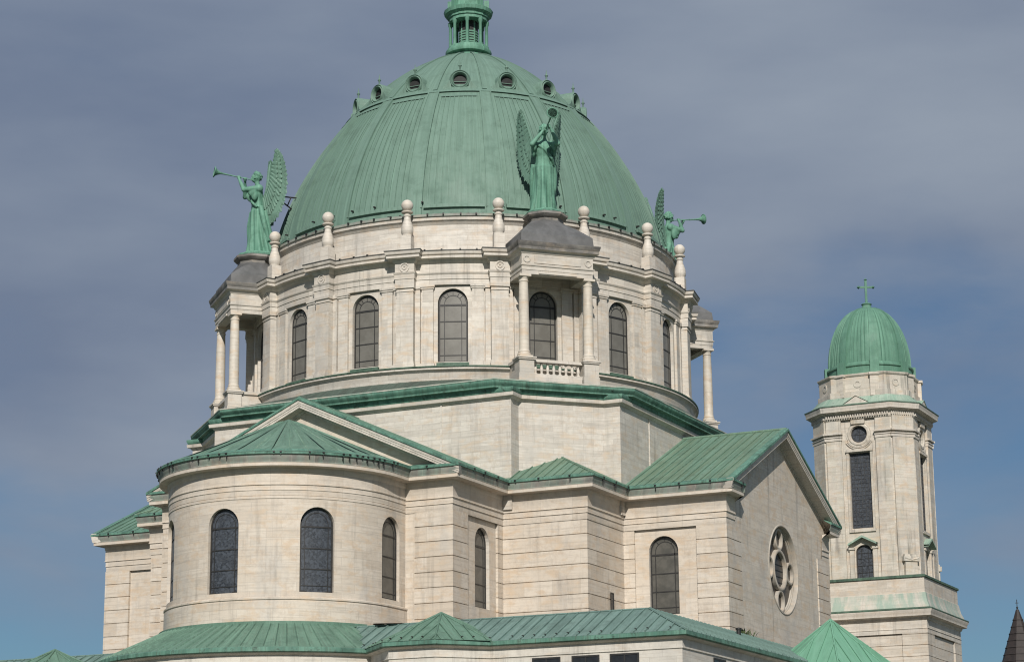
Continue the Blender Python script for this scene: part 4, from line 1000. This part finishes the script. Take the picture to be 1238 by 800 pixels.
# ------------------------------------------------------------------ bell tower
TX, TY = 13.19, 40.0
TOW = thing('bell_tower', 'tall pale marble bell tower with green copper cupola and cross, behind the rose gable', 'tower', (TX, TY, GZ))
def octp(a, w):
    out = []
    for k in range(4):
        t = R_(90*k); c_, s_ = round(cos(t)), round(sin(t))
        for (px, py) in ((w, -a), (a, -w)): out.append((TX+px*c_-py*s_, TY+px*s_+py*c_))
    return out
def build_tower():
    A, Wd = 3.75, 2.38
    m = MB(); m.sweep(rect(TX-4.45, TX+4.45, TY-4.45, TY+4.45), groove_prof(GZ, 16.9, GZ, 0.77), True, 0)
    for sx in (-1, 1):
        for sy in (-1, 1):
            x0, x1 = sorted((TX+sx*2.75, TX+sx*4.58)); y0, y1 = sorted((TY+sy*2.75, TY+sy*4.58)); m.sweep(rect(x0, x1, y0, y1), groove_prof(5, 16.9, 5.2, 0.77), True, 0)
    R4 = rect(TX-4.5, TX+4.5, TY-4.5, TY+4.5)
    m.sweep(R4, [(0.05, 16.8), (0.09, 16.82), (0.09, 17.1), (0.13, 17.12), (0.07, 17.16), (0.07, 17.7), (0.14, 17.74), (0.2, 17.9), (0.48, 17.98), (0.48, 18.16), (0.58, 18.32), (0.58, 18.40)], True, 1)
    m.sweep(R4, [(0.58, 18.40), (0.6, 18.42), (0.6, 18.5), (0.42, 18.56), (0.34, 18.58)], True, 3)
    m.sweep(R4, [(0.34, 18.58), (0.30, 18.75), (0.18, 19.0), (0.10, 19.35), (0.06, 19.62)], True, 2)
    m.sweep(R4, [(0.06, 19.62), (0.0, 19.66), (0.0, 20.7)], True, 0)
    m.sweep(R4, [(0.0, 20.68), (0.10, 20.72), (0.10, 20.86), (-0.1, 20.92), (-1.6, 20.96)], True, 3)
    m.build('tower_base', [M_TRIMR, M_TRIM, M_STAIN, M_DKCOP], TOW)
    s = MB(); wins = []
    for k in range(4):
        F = frame(90*k, TX, TY); f = (lambda F: (lambda s_, z, d: F(A-0.16+d, s_, z)))(F)
        ops = [Op(0, 0.62, 20.98, 23.38)]
        wall(s, f, -Wd, Wd, 20.9, 24.0, ops, 99, 0.3); op2 = Op(0, 0.78, 24.57, 30.05, 'rect'); wall(s, f, -Wd, Wd, 24.0, 30.45, [op2], 99, 0.25)
        op3 = Op(0, 0.60, 0, 32.0, 'round'); wall(s, f, -Wd, Wd, 30.45, 33.0, [op3], 99, 0.25)
        wins += [(f, ops[0]), (f, op2), (f, op3)]
        for sg in (-1, 1):     # pilasters and the window surrounds
            v0, v1 = sorted((sg*1.28, sg*Wd)); s.box(F, A-0.3, A, v0, v1, 20.9, 33.0)
            v0, v1 = sorted((sg*0.80, sg*0.97)); s.box(F, A-0.3, A-0.06, v0, v1, 24.4, 30.2)
            v0, v1 = sorted((sg*0.70, sg*1.02)); s.box(F, A-0.3, A-0.02, v0, v1, 20.9, 23.05); s.box(F, A-0.3, A+0.06, v0-0.05, v1+0.05, 23.05, 23.2)
        s.box(F, A-0.3, A-0.05, -0.97, 0.97, 24.3, 24.5); s.box(F, A-0.3, A+0.02, -1.0, 1.0, 30.12, 30.3)
        for i in range(28):     # ring round the oculus with swags below
            a, b = 2*pi*i/28, 2*pi*(i+1)/28; P = lambda r, t, u: F(A-0.16+u, r*sin(t), 31.4+r*cos(t))
            for (r0, d0, r1, d1) in ((0.62, 0.0, 0.64, 0.10), (0.64, 0.10, 0.78, 0.10), (0.78, 0.10, 0.85, 0.05), (0.85, 0.05, 0.92, 0.06), (0.92, 0.06, 0.93, 0.0)):
                s.poly((P(r0, a, d0), P(r0, b, d0), P(r1, b, d1), P(r1, a, d1)))
        for rr_ in (0.98, 1.1):
            s.tube([F(A-0.12, rr_*sin(R_(t)), 31.4+rr_*cos(R_(t))) for t in range(120, 241, 12)], 0.05, 6)
        s.box(F, A-0.3, A+0.05, -0.5, 0.5, 32.15, 32.45)
    # chamfered corners
    for k in range(4):
        F = frame(45+90*k, TX, TY); d = (A+Wd)/2**0.5; h = (A-Wd)/2**0.5
        s.poly([F(d, v, z) for v, z in ((-h, 20.9), (h, 20.9), (h, 33.0), (-h, 33.0))]); s.box(F, d-0.3, d+0.12, -h*0.86, h*0.86, 20.9, 33.0)
        s.box(F, d+0.1, d+0.42, -0.48, 0.48, 20.95, 22.0); s.box(F, d+0.1, d+0.50, -0.62, 0.62, 22.0, 22.35); s.box(F, d+0.1, d+0.40, -0.52, 0.52, 22.35, 22.5)
        s.tube([F(d+0.46, v, 22.1+0.12*abs(v)/0.5) for v in (-0.55, -0.3, 0, 0.3, 0.55)], 0.08, 6)
    s.build('tower_shaft', M_TOWM, TOW, smooth=0)
    P = octp(A, Wd); c = MB()
    c.sweep(P, [(0.0, 31.0), (0.04, 31.04), (0.04, 31.2), (0.10, 31.24), (0.03, 31.27), (0.03, 31.42), (0.16, 31.5), (0.17, 31.58), (0.02, 31.64)], True, 0)
    # string course is interrupted by the window bays
    c2 = MB()
    c2.sweep(P, [(0.0, 32.5), (0.05, 32.52), (0.08, 32.60), (0.08, 32.86), (0.14, 32.9), (0.30, 33.0), (0.50, 33.06), (0.50, 33.24), (0.56, 33.36), (0.56, 33.42)], True, 0)
    c2.sweep(P, [(0.56, 33.42), (0.60, 33.44), (0.60, 33.50), (0.5, 33.54)], True, 1)
    c2.sweep(P, [(0.5, 33.54), (0.2, 33.64), (0.02, 33.8), (-0.2, 34.05), (-0.3, 34.2)], True, 2)
    n = 0
    for k in range(4):
        F = frame(90*k, TX, TY); nn = 26
        for i in range(nn):
            v = -Wd+0.1+(2*Wd-0.2)*i/(nn-1); c2.box(F, A+0.05, A+0.19, v-0.045, v+0.045, 32.62, 32.84)
        F = frame(45+90*k, TX, TY); d = (A+Wd)/2**0.5; h = (A-Wd)/2**0.5
        for i in range(11):
            v = -h+0.1+(2*h-0.2)*i/10; c2.box(F, d+0.05, d+0.19, v-0.045, v+0.045, 32.62, 32.84)
        F = frame(90*k, TX, TY)    # small pediments rising through the roof skirt
        for sg in (-1, 1): c2.poly([F(3.95, v, z) for v, z in ((0, 33.6), (sg*0.95, 33.6), (0, 34.15))], None, 0); c2.poly([F(u, v, z) for u, v, z in ((4.0, 0, 34.2), (4.0, sg*1.05, 33.6), (3.3, sg*1.05, 33.6), (3.3, 0, 34.2))], None, 2)
    st = c2
    for k in range(4):
        F = frame(90*k, TX, TY)
        for sg in (-1, 1):
            v0, v1 = sorted((sg*1.24, sg*(Wd+0.03)))
            st.box(F, A-0.2, A+0.05, v0, v1, 31.02, 31.2); st.box(F, A-0.2, A+0.09, v0-0.02, v1+0.02, 31.24, 31.32); st.box(F, A-0.2, A+0.17, v0-0.05, v1+0.05, 31.46, 31.58)
        F = frame(45+90*k, TX, TY); d = (A+Wd)/2**0.5; h = (A-Wd)/2**0.5
        st.box(F, d, d+0.15, -h, h, 31.02, 31.2); st.box(F, d, d+0.20, -h, h, 31.24, 31.32); st.box(F, d, d+0.29, -h, h, 31.46, 31.58)
    c2.build('tower_cornice', [M_TRIM, M_DKCOP, M_EAVST], TOW)
    # attic with projecting blocks
    a = MB(); P2 = octp(3.32, 2.0)
    a.sweep(P2, [(0.12, 34.1), (0.12, 34.62), (0.0, 34.68), (0.0, 35.72), (0.06, 35.76), (0.12, 35.86), (0.12, 35.94), (-0.3, 36.02)], True, 0)
    for k in range(8):
        F = frame(22.5+45*k, TX, TY); a.box(F, 3.1, 3.68, -0.42, 0.42, 34.2, 35.74); a.box(F, 3.1, 3.78, -0.50, 0.50, 35.74, 35.92)
        F = frame(45*k, TX, TY); d = 3.32 if k % 2 == 0 else 5.32/2**0.5
        for i in range(16):
            A_, B_ = 2*pi*i/16, 2*pi*(i+1)/16; Q = lambda r, t, u: F(d+u, r*sin(t), 35.2+r*cos(t)); a.poly((Q(0.16, A_, 0.04), Q(0.16, B_, 0.04), Q(0.30, B_, 0.04), Q(0.30, A_, 0.04))); a.poly((Q(0.30, A_, 0), Q(0.30, B_, 0), Q(0.30, B_, 0.04), Q(0.30, A_, 0.04)))
    a.build('tower_attic', M_TOWM, TOW)
    # cupola
    d = MB(); z0, H, R0, pw = 36.9, 4.7, 2.95, 2.05
    pr = lambda z: R0*max(0.0, 1-((z-z0)/H)**pw)**(1/pw*0.92)
    d.lathe([(3.1, 35.98), (3.12, 36.1), (3.12, 36.55), (3.22, 36.6), (3.22, 36.72), (3.05, 36.78), (3.0, 36.9)], 64, (TX, TY))
    zs = [z0+H*(1-(1-i/22)**1.4)*0.985 for i in range(23)]
    d.lathe([(pr(z), z) for z in zs], 64, (TX, TY))
    for k in range(8):
        F = frame(22.5+45*k, TX, TY); d.box(F, 2.7, 3.34, -0.34, 0.34, 35.98, 36.95)
        for i in range(22):
            za, zb = zs[i], zs[i+1]; wa, wb = 0.30-0.22*i/22, 0.30-0.22*(i+1)/22; ra, rb = pr(za)+0.10, pr(zb)+0.10
            d.poly((F(ra, -wa, za), F(ra, wa, za), F(rb, wb, zb), F(rb, -wb, zb)))
            for sg in (-1, 1): d.poly((F(ra-0.2, sg*wa, za), F(ra, sg*wa, za), F(rb, sg*wb, zb), F(rb-0.2, sg*wb, zb)))
        F0 = 45*k
        for j in (-2, -1, 0, 1, 2):
            F = frame(F0+j*5.4, TX, TY)
            for i in range(18):
                za, zb = zs[i], zs[i+1]; ra, rb = pr(za)+0.05, pr(zb)+0.05
                for sg in (-1, 1): d.poly((F(ra-0.06, sg*0.05, za), F(ra, 0, za), F(rb, 0, zb), F(rb-0.06, sg*0.05, zb)))
    cu = d.build('cupola', M_TCUP, TOW)
    x = MB(); zt = 41.45
    x.lathe([(0.62, zt-0.2), (0.55, zt), (0.42, zt+0.05), (0.33, zt+0.35), (0.40, zt+0.45), (0.32, zt+0.52), (0.10, zt+0.6), (0.09, zt+0.72)], 20, (TX, TY)); 
    F = frame(26.6, TX, TY)
    x.box(F, -0.06, 0.06, -0.085, 0.085, zt+0.65, zt+2.35); x.box(F, -0.05, 0.05, -0.55, 0.55, zt+1.72, zt+1.86)
    for v, z in ((-0.55, zt+1.79), (0.55, zt+1.79), (0, zt+2.36)): x.lathe([(0, -0.15), (0.13, 0), (0, 0.15)], 8, (0, 0), f=lambda a_, b_, c_: tuple(Vector(F(0, v, z))+Vector((a_, b_, c_))))
    x.build('cross', M_TCUP, cu)
    for (f, op) in wins[:6]:
        if op.kind == 'rect': bars = [((op.sc-op.hw, z), (op.sc+op.hw, z), 0.035) for z in [24.57+0.30*i for i in range(1, 18)]]+[((x_, op.zs), (x_, op.zt), 0.035) for x_ in (-0.5, -0.25, 0, 0.25, 0.5)]
        elif op.kind == 'round': bars = [((-0.55, 31.4), (0.55, 31.4), 0.03), ((0, 30.85), (0, 31.95), 0.03)]
        else: bars = [((-0.55, z), (0.55, z), 0.03) for z in (21.4, 21.9, 22.4, 22.8)]+[((x_, 21.0), (x_, 23.1), 0.03) for x_ in (-0.25, 0.25)]
        window(f, op, 0.2, TOW, bars, (), 0.07, 0.06, M_STAINED, M_GRILLE if op.kind == 'rect' else None)
    for k in range(2):
        hd = MB()
        F = frame(90*k, TX, TY)
        for sg in (-1, 1):
            hd.poly([F(u, v, z) for u, v, z in ((A+0.30, 0, 24.02), (A+0.30, sg*1.06, 23.46), (A-0.2, sg*1.06, 23.46), (A-0.2, 0, 24.02))]); hd.poly([F(A+0.30, v, z) for v, z in ((0, 24.02), (sg*1.06, 23.46), (sg*1.06, 23.32), (0, 23.86))]); hd.poly([F(u, v, z) for u, v, z in ((A+0.30, 0, 23.86), (A+0.30, sg*1.06, 23.32), (A-0.2, sg*1.06, 23.32), (A-0.2, 0, 23.86))])
        hd.build('window_hood', M_EAVST, TOW, smooth=0)
M_TRIMR = marble('marble_tower_base', 1.4, 0.385, 0.6, 0.5, 0.004, (0.58, 0.53, 0.46), (0.47, 0.425, 0.36))
M_TOWM = marble('marble_tower', 1.2, 0.55, 0.75, 0.9, 0.006, (0.58, 0.53, 0.46), (0.45, 0.405, 0.345), 0.09)
M_EAVST = copper('copper_stained_stone', (0.22, 0.33, 0.26), (0.30, 0.38, 0.31), streak=0.5, blot=0.4, dark=0.3)
M_TCUP = copper('copper_cupola', (0.080, 0.190, 0.135), (0.112, 0.245, 0.175), streak=0.35, blot=0.3, dark=0.1)
M_GRILLE = plain('grille_metal', (0.06, 0.062, 0.066), (0.035, 0.036, 0.04), 0.5, 4)
build_tower()

# ------------------------------------------------------------------ far brown spire
SX, SY = 18.5, 60.0
SPI = thing('slate_spire', 'pointed dark brown slate spire with small cross at far right edge', 'spire', (SX, SY, GZ))
m = MB(); az = 20.9
m.lathe([(3.0, 12.6), (1.5, 16.75), (0.12, az), (0, az+0.05)], 8, (SX, SY))
for i in range(14):
    z = 12.9+0.55*i; t = (az-z)/(az-16.75)*1.38+0.12 if z > 16.75 else 1.5+(16.75-z)*1.5/4.15
    m.lathe([(t+0.0, z), (t+0.05, z), (t+0.0, z+0.1)], 8, (SX, SY))
m.build('spire_roof', M_SLATE, SPI, smooth=0)
m = MB(); m.lathe([(2.6, GZ), (2.6, 12.3), (2.9, 12.5), (2.9, 12.7)], 8, (SX, SY)); m.build('spire_wall', M_SOOT, SPI, smooth=0)
m = MB(); m.tube([(SX, SY, az-0.1), (SX, SY, az+0.8)], 0.03, 6); m.box(frame(26, SX, SY), -0.03, 0.03, -0.12, 0.12, az+0.5, az+0.55); m.lathe([(0, az), (0.10, az+0.15), (0, az+0.3)], 8, (SX, SY)); m.build('spire_cross', M_IRON, SPI, smooth=0)

# ------------------------------------------------------------------ angels
def remeshed(mb, name, voxel, mats, smooth_it=2):
    o = mb.build(name, mats, None, smooth=0, merge=0.0002)
    md = o.modifiers.new('r', 'REMESH'); md.mode = 'VOXEL'; md.voxel_size = voxel
    ms = o.modifiers.new('s', 'SMOOTH'); ms.iterations = smooth_it; ms.factor = 0.5
    dg = bpy.context.evaluated_depsgraph_get(); dg.update()
    me = bpy.data.meshes.new_from_object(o.evaluated_get(dg)); me.name = name
    me.materials.clear()
    for q in mats: me.materials.append(q)
    me.polygons.foreach_set('use_smooth', [True]*len(me.polygons))
    uv = me.uv_layers.new(name='UVMap')
    for lp in me.loops:
        co = me.vertices[lp.vertex_index].co; uv.data[lp.index].uv = (math.atan2(co.y, co.x)*0.6, co.z)
    bpy.data.objects.remove(o)
    o2 = bpy.data.objects.new(name, me); COL.objects.link(o2); return o2
def ellipsoid(m, c, r, n=18, k=12):
    for j in range(k):
        t0, t1 = -pi/2+pi*j/k, -pi/2+pi*(j+1)/k
        for i in range(n):
            a, b = 2*pi*i/n, 2*pi*(i+1)/n; P = lambda t, q: (c[0]+r[0]*cos(t)*cos(q), c[1]+r[1]*cos(t)*sin(q), c[2]+r[2]*sin(t))
            q = [P(t0, a), P(t0, b), P(t1, b), P(t1, a)]
            if j == 0: q = [q[0], q[2], q[3]]
            elif j == k-1: q = q[:3]
            m.poly(q)
SC = 2.93
def build_angel():
    root = thing('angel_statue', '', 'statue')
    m = MB(); S_ = SC
    # gown: sections (z, centre x, half depth, half width, fold depth)
    sec = [(0.0, -0.10, 0.30, 0.25, 0.16), (0.06, -0.095, 0.29, 0.24, 0.17), (0.18, -0.075, 0.265, 0.225, 0.16), (0.34, -0.045, 0.225, 0.205, 0.14), (0.52, -0.02, 0.19, 0.195, 0.12), (0.70, 0.0, 0.165, 0.185, 0.10), (0.84, 0.01, 0.155, 0.185, 0.085), (0.95, 0.01, 0.155, 0.19, 0.06),
           (0.965, 0.01, 0.135, 0.170, 0.05), (1.06, 0.015, 0.12, 0.150, 0.03), (1.14, 0.02, 0.118, 0.150, 0.02), (1.26, 0.035, 0.128, 0.168, 0.03), (1.36, 0.03, 0.115, 0.182, 0.03), (1.43, 0.015, 0.088, 0.160, 0.0), (1.475, 0.015, 0.062, 0.085, 0.0), (1.52, 0.025, 0.050, 0.052, 0.0), (1.60, 0.04, 0.050, 0.050, 0.0)]
    # refine
    fine = []
    for a, b in zip(sec, sec[1:]):
        for i in range(3): fine.append([a[k]+(b[k]-a[k])*i/3 for k in range(5)])
    fine.append(list(sec[-1])); N = 64; rings = []
    for z, cx, rx, ry, fd in fine:
        rg = []
        for i in range(N):
            t = 2*pi*i/N
            w = (0.55*cos(9*t+1.3+1.2*z)+0.35*cos(14*t-2.0*z)+0.3*cos(5*t+0.7+2.5*z))*fd*1.35
            knee = 0.05*math.exp(-((z-0.62)/0.22)**2)*max(0, cos(t+0.6))**4   # one knee pressing forward
            rg.append(((cx+(rx*(1+w)+knee)*cos(t))*S_, ry*(1+w)*sin(t)*S_, z*S_))
        rings.append(rg)
    for a, b in zip(rings, rings[1:]):
        for i in range(N):
            k = (i+1) % N; m.poly((a[i], a[k], b[k], b[i]))
    m.poly(rings[0][::-1]); m.poly(rings[-1])
    E = lambda c, r, **kw: ellipsoid(m, [q*S_ for q in c], [q*S_ for q in r], **kw)
    T = lambda pts, rad, n=10: m.tube([[q*S_ for q in p] for p in pts], [r*S_ for r in rad], n)
    # head: skull, jaw, nose, brow, lips, ears
    E((0.055, 0, 1.675), (0.095, 0.078, 0.105)); E((0.082, 0, 1.63), (0.065, 0.056, 0.062)); E((0.152, 0, 1.655), (0.020, 0.013, 0.026)); E((0.125, 0, 1.70), (0.025, 0.055, 0.014)); E((0.142, 0, 1.618), (0.012, 0.022, 0.010))
    for sg in (-1, 1): E((0.133, sg*0.030, 1.682), (0.012, 0.014, 0.009)); E((0.05, sg*0.078, 1.66), (0.02, 0.012, 0.03))
    # feet and toes under the hem
    E((0.16, 0.08, 0.035), (0.10, 0.045, 0.035)); E((0.20, -0.07, 0.035), (0.10, 0.045, 0.035))
    # arms with gathered sleeves; both hands close on the trumpet
    hand = []
    for sg, el, hd in ((1, (0.335, 0.215, 1.335), (0.415, 0.055, 1.615)), (-1, (0.235, -0.265, 1.33), (0.275, -0.050, 1.605))):
        sh = (0.015, sg*0.155, 1.405)
        T([sh, tuple(0.5*(a+b) for a, b in zip(sh, el)), el], [0.072, 0.062, 0.048]); T([el, tuple(0.5*(a+b) for a, b in zip(el, hd)), hd], [0.047, 0.041, 0.026]); E(sh, (0.085, 0.08, 0.085)); E(el, (0.05, 0.05, 0.05))
        # sleeve cloth hanging from the upper arm
        mid = tuple(0.55*a+0.45*b for a, b in zip(sh, el)); E((mid[0], mid[1], mid[2]-0.05), (0.10, 0.055, 0.11)); E((mid[0]-0.05, mid[1], mid[2]-0.12), (0.07, 0.045, 0.12))
        d = Vector((0.99, 0, 0.125)); up = Vector((0, 0, 1)); h = Vector(hd)
        E((hd[0], hd[1]-sg*0.01, hd[2]+0.015), (0.036, 0.022, 0.042))
        for i in range(4):      # fingers wrap over the tube, unequal lengths
            b = h+Vector((0.030-0.020*i, -sg*0.004, 0.045)); L = (0.9, 1.0, 0.95, 0.8)[i]
            T([tuple(b), tuple(b+Vector((0, -sg*0.026*L, 0.016))), tuple(b+Vector((0, -sg*0.052*L, 0.004))), tuple(b+Vector((0, -sg*0.058*L, -0.022*L)))], [0.0115, 0.011, 0.010, 0.009], 8)
        T([tuple(h+Vector((-0.02, -sg*0.012, 0.0))), tuple(h+Vector((-0.005, -sg*0.038, -0.008))), tuple(h+Vector((0.018, -sg*0.056, 0.004)))], [0.014, 0.012, 0.010], 8)
    # sash across the chest and a fold of cloth over the hip
    T([(0.13, -0.13, 1.36), (0.165, 0.0, 1.26), (0.145, 0.13, 1.10), (0.05, 0.185, 1.0)], [0.028, 0.03, 0.03, 0.028])
    T([(-0.02, 0.19, 1.02), (-0.06, 0.22, 0.80), (-0.12, 0.22, 0.56), (-0.20, 0.19, 0.30)], [0.05, 0.055, 0.05, 0.03])
    T([(-0.05, -0.19, 1.02), (-0.12, -0.20, 0.76), (-0.22, -0.18, 0.44), (-0.32, -0.14, 0.12)], [0.05, 0.055, 0.05, 0.03])
    for y in (-0.14, -0.05, 0.05, 0.14): T([(-0.12, y, 0.95), (-0.19, y*1.15, 0.6), (-0.28, y*1.25, 0.25), (-0.36, y*1.2, 0.02)], [0.04, 0.05, 0.05, 0.045])
    body = remeshed(m, 'body', 0.034, [M_STAT], 2)
    body.parent = root
    # hair: swept locks
    h = MB(); hx = lambda c, r: ellipsoid(h, [q*S_ for q in c], [q*S_ for q in r], 12, 8)
    hx((0.035, 0, 1.705), (0.10, 0.088, 0.098))
    rnd = random.Random(3)
    for i in range(46):
        a = rnd.uniform(-pi*0.80, pi*0.80)+pi; e = rnd.uniform(-0.5, 1.2); rr_ = 0.098
        c = (0.04+rr_*cos(e)*cos(a), 0.088*cos(e)*sin(a), 1.69+0.10*sin(e))
        if c[0] > 0.115: continue
        hx(c, (rnd.uniform(.018, .032), rnd.uniform(.018, .028), rnd.uniform(.018, .03)))
    h.tube([[q*S_ for q in p] for p in ((0.06, 0, 1.79), (0.05, 0, 1.83))], [0.025*S_, 0.008*S_], 8)
    hr = remeshed(h, 'hair', 0.030, [M_STAT], 1); hr.parent = body
    # wings: a curved arm carrying three overlapping rows of feathers
    for sg in (-1, 1):
        w = MB()
        root_p = Vector((-0.10, sg*0.075, 1.30)); dirw = Vector((-0.53, sg*0.54, 0)); nrm = Vector((0.65*sg*1.0, 0.76, 0)) if sg > 0 else Vector((-0.65*sg*1.0, -0.76, 0))
        nrm = Vector((0.71, sg*0.70, 0))
        curl = lambda q: 0.16*max(0, (q[1]-1.35))**2*0.9
        def WP(q, off=0.0):   # (w, z) -> 3D; the tip curls forward
            p = root_p+dirw*q[0]+Vector((0, 0, q[1]-1.30)); p += nrm*(off+curl(q)-0.10*q[0]**2)
            return tuple(v*S_ for v in p)
        def bez(pts, t):
            p = [Vector(q) for q in pts]
            while len(p) > 1: p = [p[i].lerp(p[i+1], t) for i in range(len(p)-1)]
            return p[0]
        bone = [(0.0, 1.20), (0.26, 1.42), (0.20, 1.80), (0.46, 2.14)]
        outl = [(0.52, 2.18), (0.60, 2.09), (0.65, 1.99), (0.70, 1.82), (0.725, 1.63), (0.725, 1.44), (0.70, 1.25), (0.655, 1.08), (0.58, 0.94), (0.49, 0.82), (0.39, 0.73), (0.29, 0.68), (0.20, 0.68)]
        def feather(b, tip, width, off, thick=0.016):
            b, tip = Vector(b), Vector(tip); d = tip-b; L = d.length; d.normalize(); s_ = Vector((-d.y, d.x)); n = 7; rows = []
            for i in range(n+1):
                t = i/n; ww = width*(0.55+0.45*min(1, t*2.2))*math.sqrt(max(0.03, 1-max(0, (t-0.80)/0.20)**2)); c = b+d*L*t-s_*0.05*L*t*t
                rows.append([WP(c-s_*ww, off), WP(c, off+thick), WP(c+s_*ww, off-0.006), WP(c, off-thick)])
            for a, c in zip(rows, rows[1:]):
                for k in range(4): w.poly((a[k], a[(k+1) % 4], c[(k+1) % 4], c[k]))
            w.poly(rows[0]); w.poly(rows[-1])
        NF = 26
        back = [bez(bone, 0.97-0.95*i/16) for i in range(17)]; edge = []
        for i in range(17):
            j = i/16*(len(outl)-1); k = min(int(j), len(outl)-2); edge.append(Vector(back[i]).lerp(Vector(outl[k]).lerp(Vector(outl[k+1]), j-k), 0.90))
        for o_ in (0.006, -0.006):
            for i in range(16): w.poly((WP(back[i], o_), WP(edge[i], o_), WP(edge[i+1], o_), WP(back[i+1], o_)))
        for row, (frac, cnt, offs) in enumerate(((1.0, NF, 0.0), (0.70, 20, 0.022), (0.44, 16, 0.040))):
            for i in range(cnt):
                t = i/(cnt-1); b = bez(bone, 0.97-0.95*t)
                j = t*(len(outl)-1); k = min(int(j), len(outl)-2); tip = Vector(outl[k]).lerp(Vector(outl[k+1]), j-k)
                tip = Vector(b).lerp(tip, frac*(1+0.03*math.sin(i*2.7))); L = (tip-Vector(b)).length
                for face in ((1,) if row == 0 else (1, -1)): feather(b, tip, 0.060+0.03*L if row == 0 else 0.052, (offs+0.002*(i % 2))*face, 0.010)
        w.tube([WP(bez(bone, i/14)) for i in range(15)], [S_*(0.050-0.034*i/14) for i in range(15)], 10)
        wo = w.build('wing', M_WING, None, smooth=30, merge=0.0001); wo.parent = root
    # trumpet
    t = MB(); a, b = Vector((0.150, 0, 1.622)), Vector((0.905, 0, 1.735)); d = (b-a)
    prof = [(0.0, 0.014), (0.02, 0.016), (0.04, 0.010), (0.5, 0.0125), (0.74, 0.017), (0.84, 0.026), (0.90, 0.045), (0.95, 0.066), (0.985, 0.094), (1.0, 0.104)]
    inner = [(1.0, 0.097), (0.965, 0.072), (0.92, 0.04), (0.86, 0.018), (0.8, 0.004)]
    t.tube([tuple((a+d*u)*S_) for u, r in prof+inner], [r*S_ for u, r in prof+inner], 20)
    rx_ = d.normalized(); ry_ = Vector((0, 1, 0)); rz_ = rx_.cross(ry_)
    t.tube([tuple((b+(ry_*cos(2*pi*i/20)+rz_*sin(2*pi*i/20))*0.103)*S_) for i in range(21)], 0.012*S_, 8, cap=False)
    for u in (0.3, 0.55): t.tube([tuple((a+d*(u-0.008))*S_), tuple((a+d*(u+0.008))*S_)], 0.019*S_, 12)
    to = t.build('trumpet', M_STAT, None); to.parent = root
    # base: low rocky plinth
    p = MB(); n = 28; pr = [(0.40, -0.02), (0.41, 0.02), (0.38, 0.05), (0.0, 0.07)]
    P = lambda r, i, z: ((-0.03+r*cos(2*pi*i/n)*(1+0.05*math.sin(i*1.9)))*S_, r*0.86*sin(2*pi*i/n)*(1+0.05*math.sin(i*2.3))*S_, z*S_)
    for (r0, z0), (r1, z1) in zip(pr, pr[1:]):
        for i in range(n): q = [P(r0, i, z0), P(r0, (i+1) % n, z0), P(r1, (i+1) % n, z1), P(r1, i, z1)]; p.poly(q if r1 > 0 else q[:3])
    pb = p.build('plinth', M_STAT, None); pb.parent = root
    # iron stays tying the back to the dome
    s = MB()
    s.tube([(-0.35*S_, 0.02, 1.32*S_), (-0.86*S_, 0.02, 1.30*S_)], 0.045, 6); s.tube([(-0.35*S_, 0.02, 1.30*S_), (-0.74*S_, 0.02, 1.02*S_)], 0.045, 6); s.tube([(-0.66*S_, 0.02, 1.30*S_), (-0.60*S_, 0.02, 1.14*S_)], 0.04, 6)
    sb = s.build('stay', M_IRON, None, smooth=30); sb.parent = root
    return root
ang = build_angel()
ANG = [(-45, -4, 'green copper winged angel in profile blowing its trumpet to the left of the dome'), (45, -9, 'green copper winged angel facing us in front of the dome, trumpet raised'), (135, 4, 'green copper winged angel half hidden behind the drum, trumpet pointing right')]
kids = [o for o in bpy.data.objects if o.parent == ang]
for i, (az, tw, lab) in enumerate(ANG):
    if i == 0: r = ang
    else:
        r = ang.copy(); COL.objects.link(r)
        for k in kids:
            c = k.copy(); COL.objects.link(c); c.parent = r
            for g_ in [o for o in bpy.data.objects if o.parent == k]:
                d = g_.copy(); COL.objects.link(d); d.parent = c
    r['label'] = lab; r['category'] = 'statue'; r['group'] = 'trumpeting angels on the porch roofs'
    r.location = pol(az, 13.2, 0, 36.09); r.rotation_euler = (0, 0, R_(az-90+tw))
